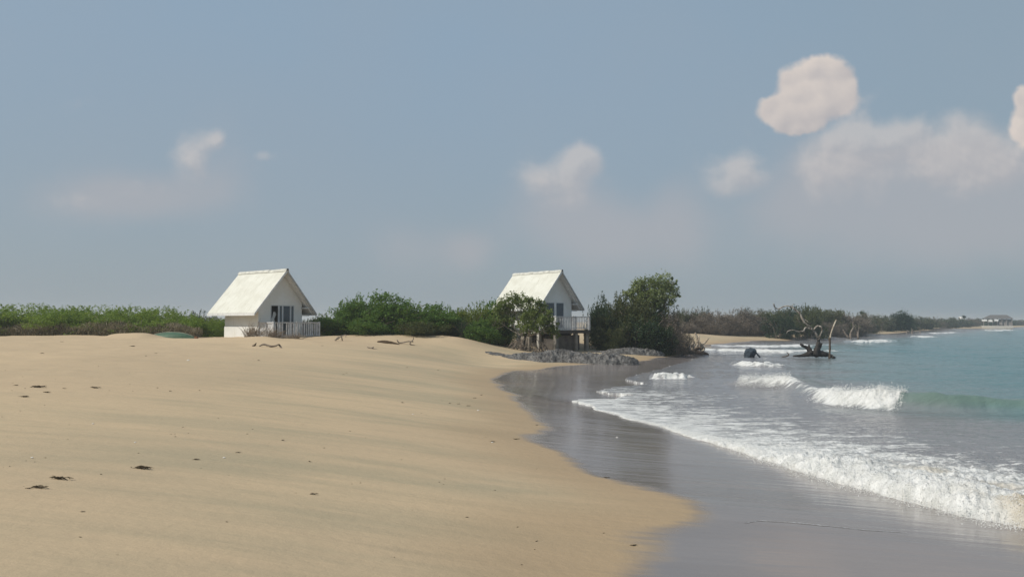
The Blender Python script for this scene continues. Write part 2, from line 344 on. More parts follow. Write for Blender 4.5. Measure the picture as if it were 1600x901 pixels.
def water_state(X, Y):
    T = terrain(X, Y, False)
    wx = X + (fbm(X*.9, Y*.9, 31, 3)-.5)*0.7; wy = Y + (fbm(X*.9, Y*.9, 37, 3)-.5)*0.7
    wx = wx + (fbm(X*4, Y*4, 41, 2)-.5)*.10
    s, par = pdist(wx, wy, BORE)
    nb = 18.0; f = np.clip((par-2)/16.0, 0, 1)             # 0 at the near end of the bore, 1 at its tip
    amp = np.interp(par, [0, 2, 6, 9, 11, 13, 17, 40], [.40, .38, .28, .18, .09, .045, .03, .03])
    band = np.interp(par, [0, 2, 5, 9, 11, 13, 18, 40], [1.9, 2.1, 2.4, 2.2, 1.2, .40, .25, .3])
    sp = np.maximum(s, 0)
    amp = amp*(.55+.9*fbm(X*1.1, Y*1.1, 33, 3)); band = band*(.6+.8*fbm(X*.8, Y*.8, 35, 2))
    h = amp*(1-np.exp(-sp/.16))*np.exp(-(sp/(band*1.1))**2) + .012
    foam = np.exp(-(sp/(band*.62))**2)*np.interp(par, [0, 12, 18, 30], [1.35, 1.25, 1.1, .7])
    lace = np.interp(sp, [0, 1, 3, 5, 9, 13], [.95, .92, .80, .62, .34, 0])*sstep(60, 40, Y)*np.interp(par, [0, 3, 6, 9, 12, 18, 22, 26], [.9, .95, .98, .94, .88, .86, .66, .3])
    foam = np.maximum(foam*np.where(par > 18, .55+.5*fbm(X*1.5, Y*1.5, 47, 3), 1), lace)
    b, bp = pdist(wx*.5+X*.5, wy*.5+Y*.5, BREAK)
    A = np.interp(bp, [0, 2, 4, 5, 6, 7, 8, 9, 10, 11], [.30, .42, .52, .62, .66, .55, .30, .40, .34, 0])
    hb = A*np.where(b < 0, np.exp(-(b/.42)**2), np.exp(-(b/1.7)**2))
    endf = sstep(0, .6, bp)*sstep(11, 10.4, bp)
    hb = hb*endf*(.78+.44*fbm(X*1.2, Y*.5, 90, 3))
    fa = np.interp(bp, [4.75, 5.3, 7, 7.5, 8.3, 9.0, 10, 10.8], [0, 1.5, 1.25, .95, .62, .95, .9, 0])*(.75+.5*fbm(X*2.2, Y*2.2, 92, 3))
    foam = np.maximum(foam, fa*np.where(b < 0, np.exp(-(b/.8)**2), np.exp(-(b/.38)**2)))
    h = h + hb; wave = hb
    for poly, a, w, fo in SMALL:
        k_ = np.clip(w*.9, .3, 2); d, dp = pdist(X+(fbm(X*1.3/k_, Y*1.3/k_, 80, 3)-.5)*w*1.6, Y+(fbm(X*1.3/k_, Y*1.3/k_, 84, 3)-.5)*w*1.6, poly); n = len(poly)-1
        e = (np.sin(np.pi*np.clip(dp/n, 0, 1))**.4*(dp > 0)*(dp < n))*(.6+.8*fbm(X*1.5/k_, Y*1.5/k_, 88, 3))
        sw = w*(1+.0*Y)
        h = h + e*a*np.where(d < 0, np.exp(-(d/(.5*sw))**2), np.exp(-(d/(1.6*sw))**2))
        foam = np.maximum(foam, fo*e*np.exp(-((d+.1*sw)/(1.5*sw))**2))
    off = sstep(0, 14, s)
    # chop and swell
    far = sstep(0, 10, s)
    h = h + far*(.05*np.sin((X*.35+Y*.55)+3*fbm(X*.12, Y*.12, 50, 2)*2) + .10*(fbm(X*.30, Y*.65, 51, 3)-.5) + .05*(fbm(X*1.3, Y*2.2, 52, 3)-.5))
    h = h + .035*(fbm(X*2.5, Y*5.5, 53, 3)-.5)*sstep(.1, 1.5, s)
    rough = np.clip(foam, 0, 1)**2*np.clip(amp*2.2+wave, 0, .5)
    h = h + rough*(.42*(fbm(X*5, Y*5, 60, 4, .65)-.5)+.18*(fbm(X*19, Y*19, 61, 2)-.5)*sstep(40, 25, Y))
    z = np.where(s > 0, np.maximum(T, 0)*np.exp(-sp/3.)+h, T-.25)
    z = np.where(s > 0, np.maximum(z, T+.006), z)
    depth = sstep(1.5, 26, s)
    return z, foam, depth, wave, s
def build_sea():
    ts = [1.0]
    while ts[-1] < 1700:
        q_ = ts[-1]; r = 1.02 if q_ < 12 else (1.0028 if q_ < 46 else (1.005 if q_ < 90 else 1.012)); ts.append(q_*r)
    ts = np.array(ts); us = np.concatenate([np.linspace(-.05, .08, 20, endpoint=False), np.linspace(.08, .66, 640, endpoint=False), np.linspace(.66, .95, 60, endpoint=False), np.linspace(.95, 4, 70)])
    T, Ug = np.meshgrid(ts, us, indexing='ij'); X = (Ug*T).ravel(); Y = (T-8).ravel()
    z, foam, dep, wave, s = water_state(X, Y)
    F = grid_faces(len(ts), len(us)); keep = (s[F] > -.35).any(1); F = F[keep]
    used = np.unique(F); idx = np.full(len(X), -1); idx[used] = np.arange(len(used)); F = idx[F]
    V3 = np.stack([X, Y, z], 1)[used]
    me = raw_mesh('sea', V3, F, sea_mat(), {'foam': foam[used], 'depth': dep[used], 'wave': wave[used], 'shore': s[used]})
    tag(link('sea', me), kind='structure', label='turquoise sea with small white breakers rolling onto the sand', cat='sea')
def sea_mat():
    m, t = new_mat('sea_water'); p = t.pos
    foam = t.attr('foam'); dep = t.attr('depth'); wv = t.attr('wave'); sh = t.attr('shore')
    flow = t.scaled(p, .55, 1.5, 1, R(10))
    nA = t.noise(flow, 1.6, 6, 0.66, .6); nB = t.noise(t.scaled(p, 1.2, 4.5, 1, R(6)), 1.6, 5, .62, .4); nC = t.noise(p, 34, 3, .6); nL = t.noise(t.scaled(p, .12, .3, 1), 1, 4, .55)
    dn = t.math('ADD', dep, t.math('MULTIPLY', t.math('SUBTRACT', nL, .5), .45))
    silt = t.mix(nL, (0.215, 0.212, 0.215), (0.25, 0.245, 0.25))
    c = t.mix(t.map(dn, .05, .42), silt, (0.125, 0.21, 0.215))
    c = t.mix(t.map(dn, .35, .85), c, (0.052, 0.178, 0.192))
    c = t.mix(t.math('MULTIPLY', t.map(nA, .45, .7), t.math('MULTIPLY', dep, .35)), c, (0.02, 0.085, 0.10))
    px = t.sep(p)
    green = t.math('MULTIPLY', t.map(wv, .10, .42), t.map(px[0], 11.5, 13.0))
    c = t.mix(t.math('MULTIPLY', green, .62), c, (0.13, 0.20, 0.155))
    sandy = t.math('MULTIPLY', t.map(t.noise(p, .9, 3, .5), .5, .62), t.math('MULTIPLY', t.map(px[1], 15, 12.5), t.map(sh, 2.6, .8)))
    sandy = t.math('MULTIPLY', sandy, t.map(px[0], 6.5, 7.6))
    lac = t.math('MULTIPLY_ADD', nA, .55, t.math('MULTIPLY', nB, .45))
    lo = t.math('SUBTRACT', .80, t.math('MULTIPLY', foam, .50)); hi = t.math('ADD', lo, .13)
    f = t.map(lac, lo, hi)
    core = t.map(foam, .62, 1.05); f = t.math('MAXIMUM', f, t.math('MULTIPLY', core, t.map(nC, .2, .55, .75, 1)))
    fc = t.mix(t.map(nB, .35, .65), (0.62, 0.625, 0.60), (0.80, 0.80, 0.78))
    fc = t.mix(t.math('MULTIPLY', sandy, .85), fc, (0.47, 0.37, 0.22))
    weak = t.map(foam, .25, .85, .62, 1.0)
    f = t.math('MULTIPLY', f, weak)
    c = t.mix(f, c, fc)
    pset(t, Base_Color=c, IOR=1.33)
    t.l.new(t.map(f, 0, 1, .09, .75), t.b.inputs['Roughness'])
    t.l.new(t.map(f, 0, 1, .5, .1), t.b.inputs['Specular IOR Level'])
    rip = t.noise(t.scaled(p, 1.1, 3.4, 1, R(8)), 1.5, 6, .62); rip2 = t.noise(t.scaled(p, .25, .9, 1, R(14)), 1, 4, .5)
    hgt = t.math('ADD', t.math('MULTIPLY', rip, .10), t.math('ADD', t.math('MULTIPLY', rip2, .22), t.math('MULTIPLY', t.math('MULTIPLY', f, nC), .05)))
    t.l.new(t.bump(hgt, .9, .8), t.b.inputs['Normal'])
    return m
build_beach(); build_sea()
def swash_line(name, pts, wd, label, seed):
    """the thin foam edge an earlier, nearly spent wave left on the wet sand"""
    P = np.array([tuple(ground(*q))[:2] for q in pts]); n = 260; u = np.linspace(0, len(P)-1, n)
    x = np.interp(u, range(len(P)), P[:, 0]); y = np.interp(u, range(len(P)), P[:, 1])
    k = np.ones(9)/9; xp = np.pad(x, 4, 'edge'); yp = np.pad(y, 4, 'edge'); x = np.convolve(xp, k, 'valid'); y = np.convolve(yp, k, 'valid')
    x = x+(fbm(u*2, u*0, seed, 4)-.5)*.04; y = y+(fbm(u*1.3, u*0, seed+5, 2)-.5)*.03
    w = wd*(.05+1.5*fbm(u*4, u*0, seed+8, 3)**1.5)*np.sin(np.pi*np.linspace(0, 1, n))**.5
    rows = []
    for s_, h in ((-1, .0), (-.5, .0015), (0, .0025), (.5, .0015), (1, .0)):
        yy = y+s_*w; rows.append(np.stack([x, yy, terrain(x, yy)+h+.003], 1))
    m, t = new_mat('foam_edge'); nn = t.noise(t.pos, 30, 3, .6)
    pset(t, Base_Color=t.mix(t.map(nn, .38, .68), (.26, .245, .235), (.50, .50, .49)), Roughness=.6)
    me = raw_mesh(name, np.concatenate(rows), grid_faces(5, n), m); tag(link(name, me), label, 'foam line', kind='stuff')
swash_line('foam_line', [(1162,817),(1190,813),(1240,816),(1300,822),(1350,827),(1420,832)], .028, 'thin white foam line left on the wet sand near the bottom', 3)

# ------------------------------------------------------------------ materials for the things
def simple(name, col, rough=.8, var=.25, scale=3.0, bumpd=0.0, spec=.3, col2=None):
    m, t = new_mat(name)
    n = t.noise(t.obj, scale, 5, .6)
    c2 = col2 or tuple(v*(1-var) for v in col)
    pset(t, Base_Color=t.mix(t.map(n, .35, .68), col, c2), Roughness=rough, Specular_IOR_Level=spec)
    if bumpd: t.l.new(t.bump(t.noise(t.obj, scale*6, 4, .6), bumpd, .9), t.b.inputs['Normal'])
    return m
def leaf_mat(name, cols, trans=.35, var_scale=1.3):
    m, t = new_mat(name)
    ti = t.attr('tint')
    c = t.mix(t.map(ti, 0, .5, smooth=False), cols[0], cols[1]); c = t.mix(t.map(ti, .5, 1, smooth=False), c, cols[2])
    oi = t.n.new('ShaderNodeObjectInfo')
    c = t.mix(t.map(oi.outputs['Random'], 0, 1, 0, .22), c, (cols[1][0]*1.25, cols[1][1]*1.05, cols[1][2]*.8))
    pset(t, Base_Color=c, Roughness=.55, Specular_IOR_Level=.25)
    tr = t.n.new('ShaderNodeBsdfTranslucent'); t.l.new(t.mix(.5, c, (cols[2][0], cols[2][1]*1.1, cols[2][2]*.5)), tr.inputs[0])
    mx = t.n.new('ShaderNodeMixShader'); mx.inputs[0].default_value = trans
    t.l.new(t.b.outputs[0], mx.inputs[1]); t.l.new(tr.outputs[0], mx.inputs[2]); t.l.new(mx.outputs[0], t.out.inputs[0])
    return m
M = {}
def roof_mat():
    m, t = new_mat('painted_cement_sheet_roof')
    o = t.obj; n = t.noise(o, 1.4, 5, .65); n2 = t.noise(t.scaled(o, 9, 1.2, 1.2), 1, 4, .6); spots = t.noise(o, 7, 2, .5)
    c = t.mix(t.map(n, .3, .7), (0.72, 0.715, 0.64), (0.63, 0.62, 0.54))
    c = t.mix(t.map(n2, .52, .74, 0, .5), c, (0.46, 0.44, 0.34)); vt = t.noise(t.scaled(o, 5, .8, .8), 1.3, 4, .7); c = t.mix(t.map(vt, .58, .75, 0, .35), c, (0.36, 0.34, 0.27))
    c = t.mix(t.map(spots, .70, .76, 0, .8), c, (0.33, 0.29, 0.20))
    x = t.sep(o)
    rib = t.math('SINE', t.math('MULTIPLY', x[0], 2*math.pi/.177))
    pset(t, Base_Color=c, Roughness=.7, Specular_IOR_Level=.25)
    t.l.new(t.bump(t.math('ADD', t.math('MULTIPLY', rib, .5), n), .03, .6), t.b.inputs['Normal'])
    return m
def wall_mat():
    m, t = new_mat('whitewashed_wall')
    o = t.obj; n = t.noise(o, 1.1, 5, .6); n2 = t.noise(t.scaled(o, 4, 4, .6), 1, 4, .6)
    c = t.mix(t.map(n, .3, .7), (0.76, 0.76, 0.74), (0.70, 0.70, 0.66))
    c = t.mix(t.map(n2, .55, .8, 0, .5), c, (0.50, 0.47, 0.39))
    z = t.sep(o)[2]
    c = t.mix(t.math('MULTIPLY', t.map(t.math('ADD', z, t.math('MULTIPLY', n, .5)), .35, -.25), .55), c, (0.45, 0.36, 0.24))
    pset(t, Base_Color=c, Roughness=.85, Specular_IOR_Level=.2)
    t.l.new(t.bump(t.noise(o, 14, 4), .02, .6), t.b.inputs['Normal'])
    return m
M['roof'] = roof_mat(); M['wall'] = wall_mat()
M['trim'] = simple('white_painted_timber', (0.74, 0.74, 0.72), .6, .18, 5)
M['trimgrey'] = simple('weathered_grey_timber', (0.46, 0.45, 0.43), .75, .35, 6)
M['rail'] = simple('weathered_white_rail_paint', (0.62, 0.62, 0.62), .7, .35, 5)
M['ridge'] = simple('ridge_capping', (0.66, 0.65, 0.58), .75, .3, 4)
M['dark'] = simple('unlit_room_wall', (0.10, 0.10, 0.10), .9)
M['frame'] = simple('aluminium_frame', (0.55, 0.57, 0.58), .45, .15, 5)
M['curtain'] = simple('blue_grey_curtain', (0.10, 0.14, 0.19), .85, .5, 8)
M['sheetwhite'] = simple('white_cloth', (0.72, 0.72, 0.70), .85)
M['conc'] = simple('stained_concrete', (0.24, 0.22, 0.19), .9, .4, 3, .03)
M['concdark'] = simple('damp_dark_concrete', (0.12, 0.105, 0.09), .9, .45, 3, .03)
M['concpale'] = simple('pale_concrete', (0.55, 0.52, 0.46), .9, .3, 3, .03)
M['joist'] = simple('dark_timber', (0.08, 0.07, 0.06), .85, .3)
M['bark'] = simple('grey_brown_bark', (0.20, 0.16, 0.125), .9, .45, 5, .04)
M['barkpale'] = simple('pale_bark', (0.36, 0.31, 0.25), .9, .4, 6, .04)
M['rust'] = simple('rusty_brown', (0.19, 0.09, 0.05), .85)
def glass():
    m, t = new_mat('window_glass'); pset(t, Base_Color=(0.03, 0.045, 0.06), Roughness=.06, Specular_IOR_Level=.7); return m
M['glass'] = glass()
def driftwood():
    m, t = new_mat('driftwood'); z = t.sep(t.pos)[2]
    n = t.noise(t.scaled(t.obj, 5, 5, 2), 1.2, 5, .65)
    w = t.map(t.math('ADD', z, t.math('MULTIPLY', t.math('SUBTRACT', n, .5), 2.2)), 1.1, 2.5)
    dry = t.mix(t.map(n, .38, .62), (0.50, 0.45, 0.38), (0.13, 0.10, 0.08)); wet = t.mix(t.map(n, .3, .7), (0.022, 0.020, 0.018), (0.05, 0.042, 0.036))
    pset(t, Base_Color=t.mix(w, wet, dry), Roughness=.75, Specular_IOR_Level=.3)
    t.l.new(t.bump(t.noise(t.obj, 12, 4), .05, .8), t.b.inputs['Normal']); return m
M['drift'] = driftwood()
M['driftdry'] = simple('bleached_driftwood', (0.56, 0.49, 0.39), .85, .4, 5, .03, col2=(0.27, 0.20, 0.14))
M['driftdark'] = simple('dark_driftwood', (0.12, 0.09, 0.065), .9, .5, 5, .03)
M['driftgrey'] = simple('grey_brown_driftwood', (0.30, 0.25, 0.20), .9, .5, 5, .04, col2=(0.12,0.09,0.07))
M['weed'] = simple('dried_seaweed', (0.075, 0.055, 0.03), .95, .4, 9)
M['twig'] = simple('dry_twigs', (0.30, 0.235, 0.17), .9, .4, 4)
M['shell'] = simple('bleached_shell', (0.75, 0.72, 0.66), .6)
M['bluestump'] = simple('dark_blue_grey_stump', (0.06, 0.085, 0.11), .7, .5, 4, .08, col2=(0.018, 0.022, 0.03))
def rock():
    m, t = new_mat('weathered_beach_rock')
    n = t.noise(t.obj, 2.2, 6, .65); n2 = t.noise(t.obj, 9, 4, .6); z = t.sep(t.pos)[2]
    c = t.mix(t.map(n, .35, .65), (0.085, 0.082, 0.078), (0.225, 0.217, 0.205)); c = t.mix(t.map(n2, .48, .62, 0, .8), c, (0.05, 0.047, 0.044))
    c = t.mix(t.map(z, .16, .0, 0, .8), c, (0.04, 0.038, 0.036))
    pset(t, Base_Color=c, Roughness=.85, Specular_IOR_Level=.3); t.l.new(t.bump(t.math('ADD', n, t.math('MULTIPLY', n2, .5)), .15, .8), t.b.inputs['Normal']); return m
M['rock'] = rock()
M['boat'] = simple('green_hull_paint', (0.075, 0.15, 0.09), .55, .3, 3)
M['boatrim'] = simple('faded_gunwale', (0.30, 0.34, 0.26), .6)
M['thatch'] = simple('grey_thatch', (0.17, 0.155, 0.145), .95, .3, 1.5, .1)
M['white'] = simple('white_plaster', (0.80, 0.80, 0.78), .7, .1)
M['greybrown'] = simple('grey_brown_screen', (0.26, 0.235, 0.22), .9, .25, 1.0)
G_bright = leaf_mat('bright_green_leaves', [(0.070, 0.130, 0.018), (0.145, 0.235, 0.032), (0.28, 0.35, 0.068)])
G_mid = leaf_mat('mid_green_leaves', [(0.034, 0.076, 0.017), (0.072, 0.148, 0.026), (0.18, 0.265, 0.055)])
G_yell = leaf_mat('yellow_green_leaves', [(0.085, 0.115, 0.016), (0.13, 0.175, 0.022), (0.20, 0.22, 0.045)])
G_olive = leaf_mat('olive_leaves', [(0.036, 0.046, 0.018), (0.068, 0.082, 0.030), (0.15, 0.16, 0.06)])
G_pale = leaf_mat('pale_green_leaves', [(0.085, 0.115, 0.035), (0.17, 0.21, 0.07), (0.32, 0.35, 0.16)])
G_tree = leaf_mat('olive_green_leaves', [(0.045, 0.075, 0.018), (0.105, 0.15, 0.036), (0.25, 0.29, 0.09)])
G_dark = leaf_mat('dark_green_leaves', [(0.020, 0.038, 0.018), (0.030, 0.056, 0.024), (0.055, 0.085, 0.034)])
G_dry = leaf_mat('bare_grey_brown_twigs', [(0.090, 0.074, 0.058), (0.15, 0.125, 0.098), (0.22, 0.19, 0.15)], .1)
G_hay = leaf_mat('dry_grass', [(0.14, 0.115, 0.075), (0.21, 0.175, 0.12), (0.31, 0.265, 0.18)], .2)
G_farg = leaf_mat('dusty_green_leaves', [(0.050, 0.058, 0.038), (0.078, 0.090, 0.052), (0.115, 0.13, 0.07)], .15)

# ------------------------------------------------------------------ mesh builder
class MB:
    def __init__(s): s.v = []; s.f = []; s.mi = []; s.cur = 0
    def add(s, vs, fs):
        b = len(s.v); s.v += [tuple(v) for v in vs]; s.f += [tuple(b+i for i in f) for f in fs]; s.mi += [s.cur]*len(fs); return s
    def box(s, x0, x1, y0, y1, z0, z1):
        return s.add([(x0,y0,z0),(x1,y0,z0),(x1,y1,z0),(x0,y1,z0),(x0,y0,z1),(x1,y0,z1),(x1,y1,z1),(x0,y1,z1)],
              [(0,3,2,1),(4,5,6,7),(0,1,5,4),(1,2,6,5),(2,3,7,6),(3,0,4,7)])
    def prism(s, poly, x0, x1):              # polygon in (y,z) extruded along x
        n = len(poly); vs = [(x0, y, z) for y, z in poly]+[(x1, y, z) for y, z in poly]
        return s.add(vs, [tuple(range(n))[::-1], tuple(range(n, 2*n))]+[(i, (i+1)%n, n+(i+1)%n, n+i) for i in range(n)])
    def tube(s, pts, rad, n=7, rng=None, rough=0.0):
        pts = [Vector(p) for p in pts]; rings = []
        if not isinstance(rad, (list, tuple)): rad = [rad]*len(pts)
        if len(rad) == 2 and len(pts) > 2: rad = [rad[0]+(rad[1]-rad[0])*i/(len(pts)-1) for i in range(len(pts))]
        up = Vector((0.13, .31, .94))
        for i, p in enumerate(pts):
            d = (pts[min(i+1, len(pts)-1)]-pts[max(i-1, 0)]).normalized()
            a = d.cross(up); 
            if a.length < .05: a = d.cross(Vector((1, 0, 0)))
            a.normalize(); b = d.cross(a); r = rad[i]
            rings.append([p+(a*math.cos(2*math.pi*k/n)+b*math.sin(2*math.pi*k/n))*r*(1+(rng.uniform(-rough, rough) if rng else 0)) for k in range(n)])
        vs = [v for r_ in rings for v in r_]; m = len(rings)
        fs = [(i*n+k, i*n+(k+1)%n, (i+1)*n+(k+1)%n, (i+1)*n+k) for i in range(m-1) for k in range(n)]
        fs += [tuple(range(n))[::-1], tuple(range((m-1)*n, m*n))]
        return s.add(vs, fs)
    def build(s, name, mat, parent=None, smooth=False, bevel=0.0):
        me = bpy.data.meshes.new(name); me.from_pydata([tuple(v) for v in s.v], [], s.f)
        for m in (mat if isinstance(mat, list) else [mat]): me.materials.append(m)
        me.polygons.foreach_set('material_index', s.mi)
        if smooth: me.polygons.foreach_set('use_smooth', [True]*len(s.f))
        import bmesh
        bm = bmesh.new(); bm.from_mesh(me); bmesh.ops.recalc_face_normals(bm, faces=bm.faces); bm.to_mesh(me); bm.free()
        me.update(); o = link(name, me, parent)
        if bevel:
            b = o.modifiers.new('bevel', 'BEVEL'); b.width = bevel; b.segments = 1; b.limit_method = 'ANGLE'
        return o
def curve(pts, sub=4):                        # Catmull-Rom through the points
    P = [Vector(p) for p in pts]; P = [P[0]*2-P[1]]+P+[P[-1]*2-P[-2]]; o = []
    for i in range(1, len(P)-2):
        for k in range(sub):
            u = k/sub; a, b, c, d = P[i-1], P[i], P[i+1], P[i+2]
            o.append(.5*((2*b)+(c-a)*u+(2*a-5*b+4*c-d)*u*u+(3*b-a-3*c+d)*u**3))
    o.append(P[-2]); return o
def lerp_list(l, n):
    return [float(np.interp(i/(n-1)*(len(l)-1), range(len(l)), l)) for i in range(n)]

# ------------------------------------------------------------------ foliage
def leaves(C, size, rs, tint, up=.3, aspect=.5, outw=None):
    """C (n,3) leaf centres -> rhombus leaves"""
    n = len(C); d = rs.normal(size=(n, 3)); d[:, 2] = d[:, 2]*.7+up
    if outw is not None: d = d + outw
    d /= np.linalg.norm(d, axis=1)[:, None]+1e-9
    e = rs.normal(size=(n, 3)); e = np.cross(d, e); e /= np.linalg.norm(e, axis=1)[:, None]+1e-9
    L = (size*rs.uniform(.6, 1.4, n))[:, None]; w = L*aspect*.5
    V = np.stack([C-d*L*.5, C+e*w, C+d*L*.5, C-e*w], 1).reshape(-1, 3)
    return V, np.arange(4*n).reshape(-1, 4), np.repeat(tint, 4)
def dome_points(rs, n, lumps=9, hollow=.55, top=1.0, flat=0.0):
    """points in an uneven dome of half-width 1 and height 1, thick near its skin"""
    cs = [];
    for i in range(lumps):
        a = rs.uniform(0, 2*np.pi); r = rs.uniform(0, .68)**.8; z = rs.uniform(.12, .72)*(1-.45*r*r)*top
        cs.append((r*np.cos(a), r*np.sin(a)*.9, z, rs.uniform(.26, .42)))
    cs = np.array(cs); k = rs.integers(0, lumps, n); c = cs[k]
    d = rs.normal(size=(n, 3)); d /= np.linalg.norm(d, axis=1)[:, None]
    rad = c[:, 3]*(rs.uniform(hollow**3, 1, n)**(1/3))*(1+.25*rs.normal(size=n)*.5)
    P = c[:, :3]+d*rad[:, None]*np.array([1, 1, .85]); P[:, 2] = np.abs(P[:, 2])
    return P, d
def shrub_mesh(name, seed, n, leaf, mat, w=2.2, h=2.2, lumps=10, shoots=0, clump=40, spread=.16, up=.3, aspect=.5, top=1.0, gaps=.2, dist_tint=False):
    rs = np.random.default_rng(seed)
    nc = max(4, n//clump); cc, cd = dome_points(rs, nc, lumps, top=top)
    k = np.repeat(np.arange(nc), clump); n = len(k)
    S = np.array([w, w, h])
    P = cc[k]*S+rs.normal(size=(n, 3))*spread*np.array([1, 1, .8])
    tint = np.clip(rs.uniform(.1, .9, nc)[k]*.6+rs.uniform(0, 1, n)*.4, 0, 1)
    P[:, 2] = np.where(P[:, 2] < 0.02, np.abs(P[:, 2])+.02, P[:, 2])
    V, F, T = leaves(P, leaf, rs, tint, up, aspect, cd[k]*.6)
    if shoots:                                   # long shoots that break the outline
        A = []
        for i in range(shoots):
            a = rs.uniform(0, 2*np.pi); r = rs.uniform(0, .8); b = np.array([w*r*np.cos(a), w*r*np.sin(a), h*(.45+.4*(1-r*r))*top])
            dr = np.array([rs.normal()*.35+np.cos(a)*r*.4, rs.normal()*.35, 1]); L = rs.uniform(.3, .75); m = 26
            u = rs.uniform(0, 1, m)[:, None]; A.append(b+dr*u*L+np.array([0, 0, -.25])*u*u*L+rs.normal(size=(m, 3))*.03)
        A = np.concatenate(A); V2, F2, T2 = leaves(A, leaf*.8, rs, rs.uniform(.3, 1, len(A)), .5, aspect)
        F2 = F2+len(V); V = np.concatenate([V, V2]); F = np.concatenate([F, F2]); T = np.concatenate([T, T2])
    return raw_mesh(name, V, F, mat, {'tint': T}, smooth=False)
def stems_mesh(name, seed, w, h, mat, n=9, r=.035):
    rng = random.Random(seed); mb = MB()
    for i in range(n):
        a = rng.uniform(0, 6.28); b = (rng.uniform(-.2, .2)*w, rng.uniform(-.2, .2)*w, -.15)
        e = Vector((math.cos(a)*w*rng.uniform(.3, .8), math.sin(a)*w*rng.uniform(.3, .8), h*rng.uniform(.5, .85)))
        mid = Vector(b).lerp(e, .5)+Vector((rng.uniform(-.2, .2), rng.uniform(-.2, .2), .15*h))
        pts = curve([b, mid, e], 3); mb.tube(pts, lerp_list([r, r*.4], len(pts)), 5)
    me_o = mb.build(name, mat, None, True); me = me_o.data; bpy.data.objects.remove(me_o); return me
def make_shrub(name, seed, mat, n=9000, leaf=.09, w=2.2, h=2.2, stem=None, **k):
    return (shrub_mesh('foliage', seed, n, leaf, mat, w, h, **k), stems_mesh('stems', seed, w, h, stem or M['bark']))
def place_shrub(name, kit, px, Y, wpx, top, label, cat, group, rng, basez=None, ref=(2.2, 2.2), depth=1.0):
    """wpx: width in photo pixels, top: pixel row of its top"""
    fv = kit[0].get('_ext')
    if fv is None:
        a_ = np.empty(len(kit[0].vertices)*3, np.float32); kit[0].vertices.foreach_get('co', a_); a_ = a_.reshape(-1, 3)
        fv = (float(np.percentile(np.abs(a_[:, 0]), 97)), float(np.percentile(a_[:, 2], 98.5))); kit[0]['_ext'] = fv
    ref = fv
    x = at(px, 500, Y).x; z = tz(x, Y) if basez is None else basez
    W_ = wpx/FOC*Y/2; H_ = at(px, top, Y).z-z
    e = empty(name, (x, Y, z-.03), rng.uniform(0, 6.28)); s = (W_/ref[0]); e.scale = (s, s*depth, H_/ref[1])
    tag(e, label, cat, group)
    link('foliage', kit[0], e); link('stems', kit[1], e)
    return e
